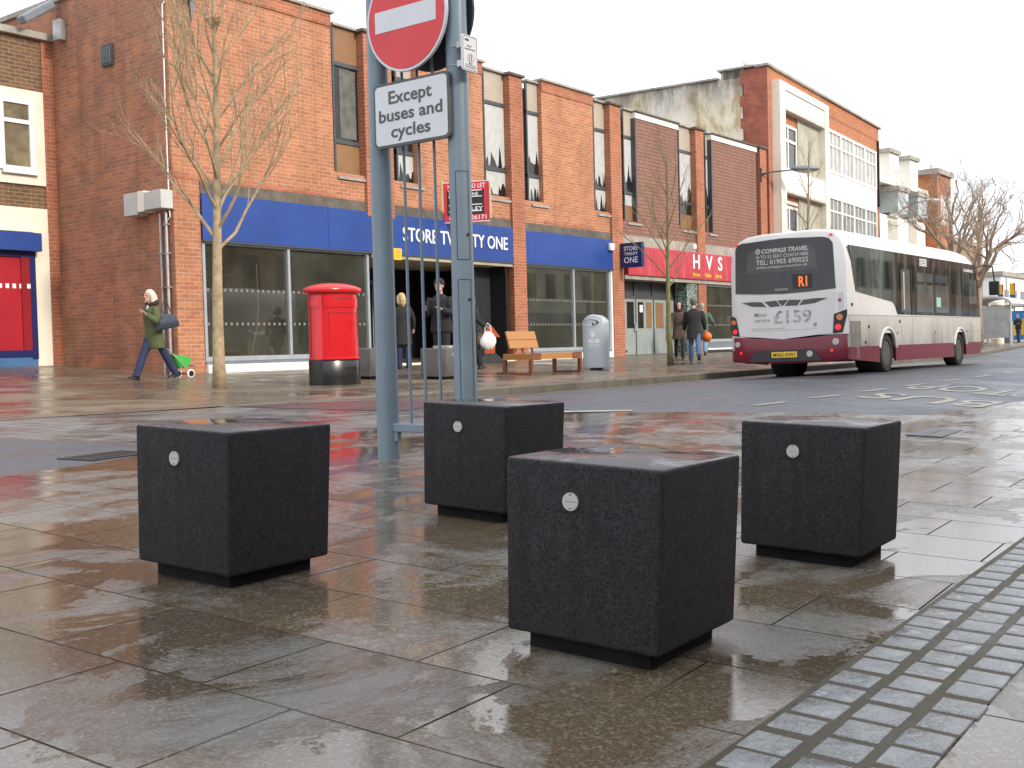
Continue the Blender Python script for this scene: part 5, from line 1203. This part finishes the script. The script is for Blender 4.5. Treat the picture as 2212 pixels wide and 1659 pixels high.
    R_ = Matrix.Rotation(az, 4, 'Z')
    return root, [Vector(loc)+(R_ @ (k*(wr+fd*.08))) for sh, el, wr, fd, s in A], (k, R_, pz)
def P3(x, y, dz=.002): return (x, y, zg(x, y)+dz)
CL = lambda n, c, b=.35: mat(n, c, .85, .18, 7, b, 14)
OLIVE = CL('olive_parka', (.085, .105, .042), .6); NAVYT = CL('navy_trousers', (.022, .030, .085)); BLK = CL('black_cloth', (.016, .015, .017)); DJ = CL('denim', (.085, .14, .27)); LJ = CL('pale_denim', (.14, .26, .42)); GRN = CL('green_jacket', (.075, .135, .085)); BRNC = CL('brown_coat', (.075, .05, .038)); PLUM = CL('plum_dark', (.04, .016, .026))
BLOND = mat('pale_blond_hair', (.72, .66, .54), .55, .2, 20); GOLD = mat('golden_hair', (.50, .36, .17), .55, .25, 20); DKH = mat('dark_hair', (.02, .014, .012), .5, .2, 20); GREYH = mat('grey_hair', (.33, .32, .30), .6, .2, 20); BRNH = mat('cropped_hair', (.11, .085, .07), .7, .2, 20)
SHB = mat('black_shoe', (.015, .014, .014), .35, .1, 8); SHBR = mat('brown_shoe', (.07, .04, .025), .5, .2, 8); FUR = mat('dark_fur', (.035, .028, .022), .95, .4, 30, .8, 60)
w1p, hands, (k_, R_, pz_) = person('person in olive parka and navy trousers striding past the brick side wall', P3(12.50, 17.88), rad(181), 1.70, ((-24, 8, -4), (27, 4, 10)), ((18, 14, 112, .30), (-28, 10, 6, 0)), (OLIVE, -.26, 1.02, 1.12), NAVYT, (BLOND, 'long'), SHB, lean=.07, collar=(FUR, .045))
mb = MB(); c0 = Vector((.04, 0, pz_+.565)); mb.tube([c0+Vector((.06*cos(q*pi/8), .07*sin(q*pi/8), .02)) for q in range(17)], .028, 8); mb.tube([c0+Vector((.065, .02, 0)), c0+Vector((.105, .015, -.10))], [.035, .02], 8); mb.bm.transform(Matrix.Scale(k_, 4)); mb.build('scarf', mat('pale_scarf', (.62, .60, .58), .9, .2, 12), w1p, smooth=True)
hb = thing('handbag', 'navy shoulder bag hanging at the side of olive parka', 'handbag', (12.60, 17.58, zg(12.7, 17.6)+.88))
NB = mat('navy_leather', (.035, .042, .062), .35, .15, 6)
mb = MB(); mb.loft([[(-.24, -.07, .02), (.19, -.07, .10), (.19, .05, .10), (-.24, .05, .02)], [(-.22, -.085, .07), (.21, -.085, .14), (.21, .06, .14), (-.22, .06, .07)], [(-.21, -.06, .20), (.17, -.06, .26), (.17, .04, .26), (-.21, .04, .20)], [(-.10, -.025, .32), (.09, -.025, .34), (.09, .015, .34), (-.10, .015, .32)]])
bmesh.ops.bevel(mb.bm, geom=mb.bm.edges[:], offset=.018, segments=2, affect='EDGES'); mb.build('bag_body', NB, hb, smooth=50)
MB().tube([(-.10, -.01, .32), (-.12, .01, .45), (-.05, .05, .56), (.02, .05, .56), (.08, .0, .34)], .012, 6).build('strap', NB, hb)
tr = thing('shopping_trolley', 'bright green wheeled shopping trolley pulled along by the walker in olive parka', 'shopping trolley', P3(13.24, 18.02))
GRNB = mat('bright_green_nylon', (.045, .42, .06), .5, .12, 5, .3, 10)
side_ = [(-.374, .46), (.08, .385), (.035, .25), (-.06, .187), (-.19, .19)]
mb = MB(); mb.loft([[(x, y, z) for x, z in side_] for y in (-.15, -.05, .05, .15)])
bmesh.ops.bevel(mb.bm, geom=mb.bm.edges[:], offset=.014, segments=2, affect='EDGES'); mb.build('bag', GRNB, tr, smooth=50)
mb = MB()
for y in (-.165, .165): mb.tube([(.0, y, .10), (-.40, y, .49), (-.66, y*.5, .75)], .010, 6)
mb.tube([(-.66, -.083, .75), (-.69, 0, .78), (-.66, .083, .75)], .012, 6); mb.tube([(.02, -.13, .27), (.17, -.13, .23), (.17, .13, .23), (.02, .13, .27)], .010, 6); mb.build('frame', GALV, tr)
for y in (-.20, .20):
    M = Matrix.Translation((0, y, .082)) @ Matrix.Rotation(rad(90), 4, 'X')
    wl = MB().lathe([(.055, -.02), (.072, -.02), (.082, -.012), (.082, .012), (.072, .02), (.055, .02)], 28, M=M).build('wheel', LETTER, tr, smooth=40)
    MB().lathe([(.060, -.025), (.058, .025), (.01, .025)], 20, M=M).build('hub', BLACK, wl)
MB().tube([(0, -.2, .082), (0, .2, .082)], .012, 8).build('axle', BLACK, tr)
person('person with long golden hair and dark coat seen from behind through the railing', P3(19.35, 17.98), rad(70), 1.74, ((6, 3, 0), (-5, 4, 0)), ((0, 8, 10, 0), (8, 24, 18, -.1)), (BLK, -.36, 1.08, 1.05), NAVYT, (GOLD, 'long'), SHB)
person('person in black cap and black jacket standing behind the grey cube seat', P3(16.62, 14.42), rad(195), 1.87, ((3, 2, 0), (-3, 2, 0)), ((14, 10, 95, .5), (18, 10, 92, .45)), (BLK, -.12, 1.0, 1.12), BLK, (BRNH, 'short'), SHB, female=False, hat=BLK, head_yaw=8)
w3p, hands, _ = person('person in dark coat with white bag half hidden by right gateway post', P3(19.85, 16.35), rad(-15), 1.70, ((-16, 6, 0), (16, 4, 8)), ((10, 10, 20, 0), (-10, 28, 60, -.2)), (BLK, -.22, 1.05, 1.08), BLK, (DKH, 'bob'), SHB)
def softbag(name, label, cat, loc, rz, m, sx_, sy_, sz_, strap=True, seed=1):
    t = thing(name, label, cat, loc, rz); rnd = random.Random(seed); mb = MB(); mb.ball((0, 0, 0), (sx_, sy_, sz_), 14)
    for v in mb.bm.verts:
        f_ = 1+rnd.uniform(-.09, .09); v.co *= f_
        if v.co.z > 0: v.co.x *= 1-.35*v.co.z/sz_; v.co.y *= 1-.35*v.co.z/sz_
    mb.build('bag_body', m, t, smooth=60)
    if strap: MB().tube([(-sx_*.4, 0, sz_*.75), (-sx_*.3, 0, sz_*1.5), (0, 0, sz_*1.9), (sx_*.3, 0, sz_*1.5), (sx_*.4, 0, sz_*.75)], .012, 6).build('handle', m, t)
    return t
softbag('white_bag', 'bulging white carrier bag beside the right gateway post', 'bag', (20.05, 16.0, zg(20, 16)+.66), rad(-40), mat('white_polythene', (.80, .80, .78), .35, .06, 8, .4, 12), .20, .10, .21, seed=2)
softbag('brown_bag', 'brown shoulder bag tucked behind the white carrier bag', 'bag', (19.98, 16.2, zg(20, 16)+.66), rad(-40), mat('brown_leather', (.16, .085, .055), .5, .2, 8), .15, .10, .17, seed=3)
m1, hands, _ = person('person in long black coat and jeans walking away with orange bag', P3(27.95, 14.95), rad(33), 1.76, ((20, 6, 6), (-24, 14, -22)), ((10, 8, 20, 0), (4, 14, 14, -.05)), (BLK, -.26, 1.04, 1.12), DJ, (BRNH, 'short'), SHBR, female=False, lean=.16)
softbag('orange_bag', 'crumpled orange carrier bag in hand of person in black coat', 'bag', (hands[1].x+.02, hands[1].y-.03, hands[1].z-.12), rad(30), mat('orange_polythene', (.75, .14, .012), .35, .15, 9, .6, 12), .20, .15, .15, False, 5)
w4p, hands, _ = person('person with dark hair and brown coat walking towards camera by slim tree', P3(29.75, 16.42), rad(214), 1.70, ((14, 5, 8), (-14, 10, -6)), ((10, 12, 100, .3), (6, 14, 30, 0)), (BRNC, -.30, 1.1, 1.08), BLK, (DKH, 'bob'), SHB, collar=(PLUM, .04), trw=.85)
softbag('cream_shopper', 'cream shopping bag carried by person in brown coat', 'bag', (29.45, 16.62, zg(29.5, 16.6)+.68), rad(30), mat('cream_canvas', (.55, .50, .40), .8, .1, 6), .15, .07, .26, seed=6)
person('person with grey hair, green jacket and pale jeans walking away', P3(34.6, 18.2), rad(28), 1.76, ((14, 4, 4), (-16, 10, -14)), ((0, 10, 20, 0), (0, 26, 60, -.1)), (GRN, -.10, 1.02, 1.15), LJ, (GREYH, 'short'), SHBR, female=False)
person('person in dark jacket waiting by the ticket machine at distant bus stop', P3(74.0, 17.22), rad(160), 1.72, ((4, 2, 0), (-4, 4, 0)), ((20, 10, 70, .1), (14, 10, 60, .1)), (CL('dark_jacket', (.03, .03, .028)), -.10, 1.0, 1.12), CL('blue_trousers', (.05, .07, .15)), (BRNH, 'short'), SHB, female=False)
# arrow board in the entrance
ab = thing('arrow_board', 'orange arrow shaped pavement sign standing in store entrance', 'pavement sign', P3(23.55, 18.75), rad(-40))
OR = mat('arrow_orange', (.55, .11, .035), .45, .1, 4)
Ma = Matrix.Translation((0, 0, .25)) @ Matrix.Rotation(rad(14), 4, 'X')
mb = MB(); mb.poly([Ma @ Vector(p) for p in ((-.14, 0, 0), (.14, 0, 0), (.14, 0, .45), (.27, 0, .45), (0, 0, .80), (-.27, 0, .45), (-.14, 0, .45))], (0, -1, .2), .03); mb.build('arrow_panel', OR, ab)
mb = MB(); mb.loft([[(-.38, -.25, 0), (.38, -.25, 0), (.38, .25, 0), (-.38, .25, 0)], [(-.34, -.2, .07), (.34, -.2, .07), (.34, .2, .07), (-.34, .2, .07)], [(-.15, -.08, .26), (.15, -.08, .26), (.15, .10, .26), (-.15, .10, .26)]]); mb.build('rubber_base', RUB, ab)
# ------------------------------------------------------------------ far bus stop furniture
st = thing('bus_stop_pole', 'tall dark bus stop pole with flag at the end of the bus', 'bus stop', P3(47, 11.86+.9))
MB().tube([(0, 0, 0), (0, 0, 2.75)], .075, 12).build('pole', BLACK, st, smooth=40)
bx('flag', GREYB, st, -.02, .02, .08, .42, 2.05, 2.6); bx('flag_stripe', mat('stop_red', (.5, .05, .04), .5), st, -.022, .022, .079, .421, 2.5, 2.56); bx('timetable_case', NAVY, st, -.03, .03, .08, .40, 2.0, 2.045)
cl = mat('clear_panel', (.42, .48, .48), .12, .2, 2)
sh1 = thing('bus_shelter', 'grey bus shelter with curved roof beyond the stop pole', 'bus shelter', P3(62, 15.8))
mb = MB(); mb.loft([[(x, 1.1*cos(a), 2.12+.42*sin(a)) for a in [pi*q/10 for q in range(11)]]+[(x, 1.02*cos(a), 2.10+.34*sin(a)) for a in [pi*(10-q)/10 for q in range(11)]] for x in (-.2, 3.2)]); mb.build('curved_roof', GREYB, sh1, smooth=40)
for x, y in ((0, -1), (0, .9), (3, -1), (3, .9)): MB().tube([(x, y, 0), (x, y, 2.2)], .06, 8).build('post', GREYB, sh1)
bx('glass_panel', cl, sh1, .0, .03, -.9, .8, .35, 2.0)
pl_ = thing('stone_pillar', 'round-topped pale stone pillar between the shelters', 'pillar', P3(66, 16.45))
MB().lathe([(.34, 0), (.34, .3), (.27, .34), (.25, 2.0), (.33, 2.05), (.40, 2.15), (.36, 2.32), (.2, 2.42), (.01, 2.45)], 20).build('shaft', CREAM, pl_, smooth=40)
kz = thing('ticket_machine', 'blue-grey ticket machine cabinet in front of person in dark jacket', 'ticket machine', P3(72.5, 17.5))
bx('cabinet', POSTB, kz, -.3, .3, -.28, .28, 0, 1.28, bev=.02); bx('screen_panel', cl, kz, -.32, -.30, -.22, .22, 1.3, 2.0); bx('header', BLACK, kz, -.34, .2, -.3, .3, 2.0, 2.25); bx('logo_light', mat('machine_green', (.1, .5, .25), .4), kz, -.335, -.322, -.06, .06, 1.65, 1.78)
sh2 = thing('advert_shelter', 'white roofed bus shelter with blue and yellow advert panel', 'bus shelter', P3(78, 17.6))
bx('roof', WHITE2, sh2, -.6, 3, -2.5, 1.6, 2.3, 2.5, bev=.03); ad = bx('advert_panel', mat('advert_blue', (.03, .22, .55), .3, .05, 2), sh2, -.4, -.34, -1.2, .85, .12, 2.0)
mb = MB(); mb.poly([(-.405, -1.1, .5), (-.405, .75, .4), (-.405, .75, 1.3), (-.405, -.3, 1.65), (-.405, -1.1, 1.4)], (1, 0, 0), .003); mb.build('advert_yellow', mat('advert_yellow', (.75, .50, .05), .4, .2, 2), ad); bx('advert_red', mat('advert_red', (.6, .04, .05), .4), ad, -.412, -.406, -.9, -.1, .3, .75)
for x, y in ((0, -2.2), (0, 1.4), (2.6, -2.2), (2.6, 1.4)): MB().tube([(x, y, 0), (x, y, 2.35)], .05, 8).build('post', GREYB, sh2)
bn_ = thing('banner_pole', 'white pole with pair of yellow red and blue banners beyond the shelters', 'banner pole', P3(90, 21.75))
MB().tube([(0, 0, 0), (0, 0, 4.6)], .06, 8).build('pole', GREYB, bn_)
BY, BR_, BB = mat('banner_yellow', (.80, .55, .04), .5), mat('banner_red', (.6, .05, .04), .5), mat('banner_blue', (.03, .12, .42), .5)
for y0, y1, z0, z1 in ((.22, .62, 3.0, 4.1), (-.62, -.22, 2.95, 4.15)):
    b = bx('banner', BY, bn_, -.01, .01, y0, y1, z0, z1); bx('banner_stripe', BB, b, -.013, .013, y0, y1, z0, z0+.35)
    mb = MB(); mb.poly([(-.014, y0, z1), (-.014, y0+.13, z1), (-.014, y0+.06, (z0+z1)/2), (-.014, y0, z0+.36)], (1, 0, 0), .003); mb.build('banner_stripe', BR_, b)
car = thing('parked_car', 'dark grey parked car glimpsed between bus front and stop pole', 'car', P3(68, 17.9), rad(14))
CARP = mat('car_charcoal', (.03, .032, .036), .25, .1, 3, coat=.5)
mb = MB(); mb.loft([[(x, -w_, .25), (x, w_, .25), (x, w_, z1), (x, w_*.8, z2), (x, -w_*.8, z2), (x, -w_, z1)] for x, w_, z1, z2 in ((0, .7, .6, .66), (.12, .82, .85, .95), (.5, .86, .92, 1.3), (1.1, .86, .92, 1.42), (2.4, .86, .92, 1.40), (3.0, .86, .90, .98), (3.9, .80, .75, .82), (4.05, .7, .5, .55))]); mb.build('body', CARP, car, smooth=35)
for y in (-.80, .80): bx('side_window', BGL, car, .7, 2.5, y-.02 if y < 0 else y-.01, y+.01 if y < 0 else y+.02, .98, 1.28)
for x in (.75, 3.2):
    for y in (-.84, .84): MB().lathe([(.2, -.1), (.31, -.08), (.31, .08), (.2, .1)], 20, M=Matrix.Translation((x, y, .31)) @ Matrix.Rotation(rad(90), 4, 'X')).build('wheel', RUB, car)
for y in (-.6, .6): bx('tail_lamp', mat('red_lens', (0, 0, 0)), car, -.02, .1, y-.12, y+.12, .68, .82)
# street lamp further along
l2 = thing('street_lamp', 'grey wall-mounted street lamp on curved arm among the bare tree twigs', 'street lamp', (70, 22.9, 9.2))
MB().tube([(0, .3, -.5), (.0, 0, -.3), (.2, -.6, .05), (.5, -1.15, .15)], .03, 8).build('lamp_arm', DARKF, l2)
mb = MB(); mb.ball((0, 0, 0), (.55, .22, .12), 16); mb.bm.transform(Matrix.Translation((.85, -1.55, .18)) @ Matrix.Rotation(rad(-45), 4, 'Z')); mb.build('lamp_head', GREYB, l2, smooth=True)
# gull on the roof corner
gl = thing('gull', 'white and grey gull perched on roof corner of three-storey building', 'gull', (43.6, 20.6, 12.33), rad(160))
mb = MB(); mb.ball((0, 0, .17), (.21, .085, .085), 16, M=Matrix.Rotation(rad(-14), 4, 'Y')); mb.ball((.20, 0, .30), (.062, .05, .052), 12); mb.tube([(.12, 0, .20), (.19, 0, .28)], [.06, .045], 10); mb.tube([(-.16, 0, .15), (-.34, 0, .13)], [.05, .012], 8); mb.remesh(.012, 2); mb.build('body', mat('gull_white', (.7, .7, .7), .7), gl, smooth=True)
mb = MB(); mb.tube([(.25, 0, .30), (.32, 0, .285)], [.014, .004], 6); mb.build('beak', mat('beak_yellow', (.6, .4, .05), .5), gl)
for s in (-1, 1): MB().ball((-.05, s*.075, .19), (.2, .018, .065), 10, M=Matrix.Rotation(rad(-10), 4, 'Y')).build('wing', GREYB, gl); MB().tube([(.0, s*.03, .10), (.02, s*.03, 0)], .008, 5).build('leg', mat('gull_leg', (.5, .3, .25), .6), gl)
# dead leaves and grit on the paving
for i, (x, y) in enumerate(((3.35, 1.72), (2.62, 1.67), (5.9, 2.35))):
    rnd = random.Random(i+3); mb = MB(); mb.ball((0, 0, .006), (.012, .009, .008), 10)
    for v_ in mb.bm.verts: v_.co *= 1+rnd.uniform(-.15, .15)
    o = mb.build('pebble', mat('pebble_tan', (.18, .15, .11), .7, .2, 40), None, smooth=True); o.location = (x, y, zg(x, y))
    tag(o, ('small tan pebble on paving at right of nearest cube', 'small tan pebble by base of the nearest cube', 'lone pebble on bright paving far right')[i], 'pebble')
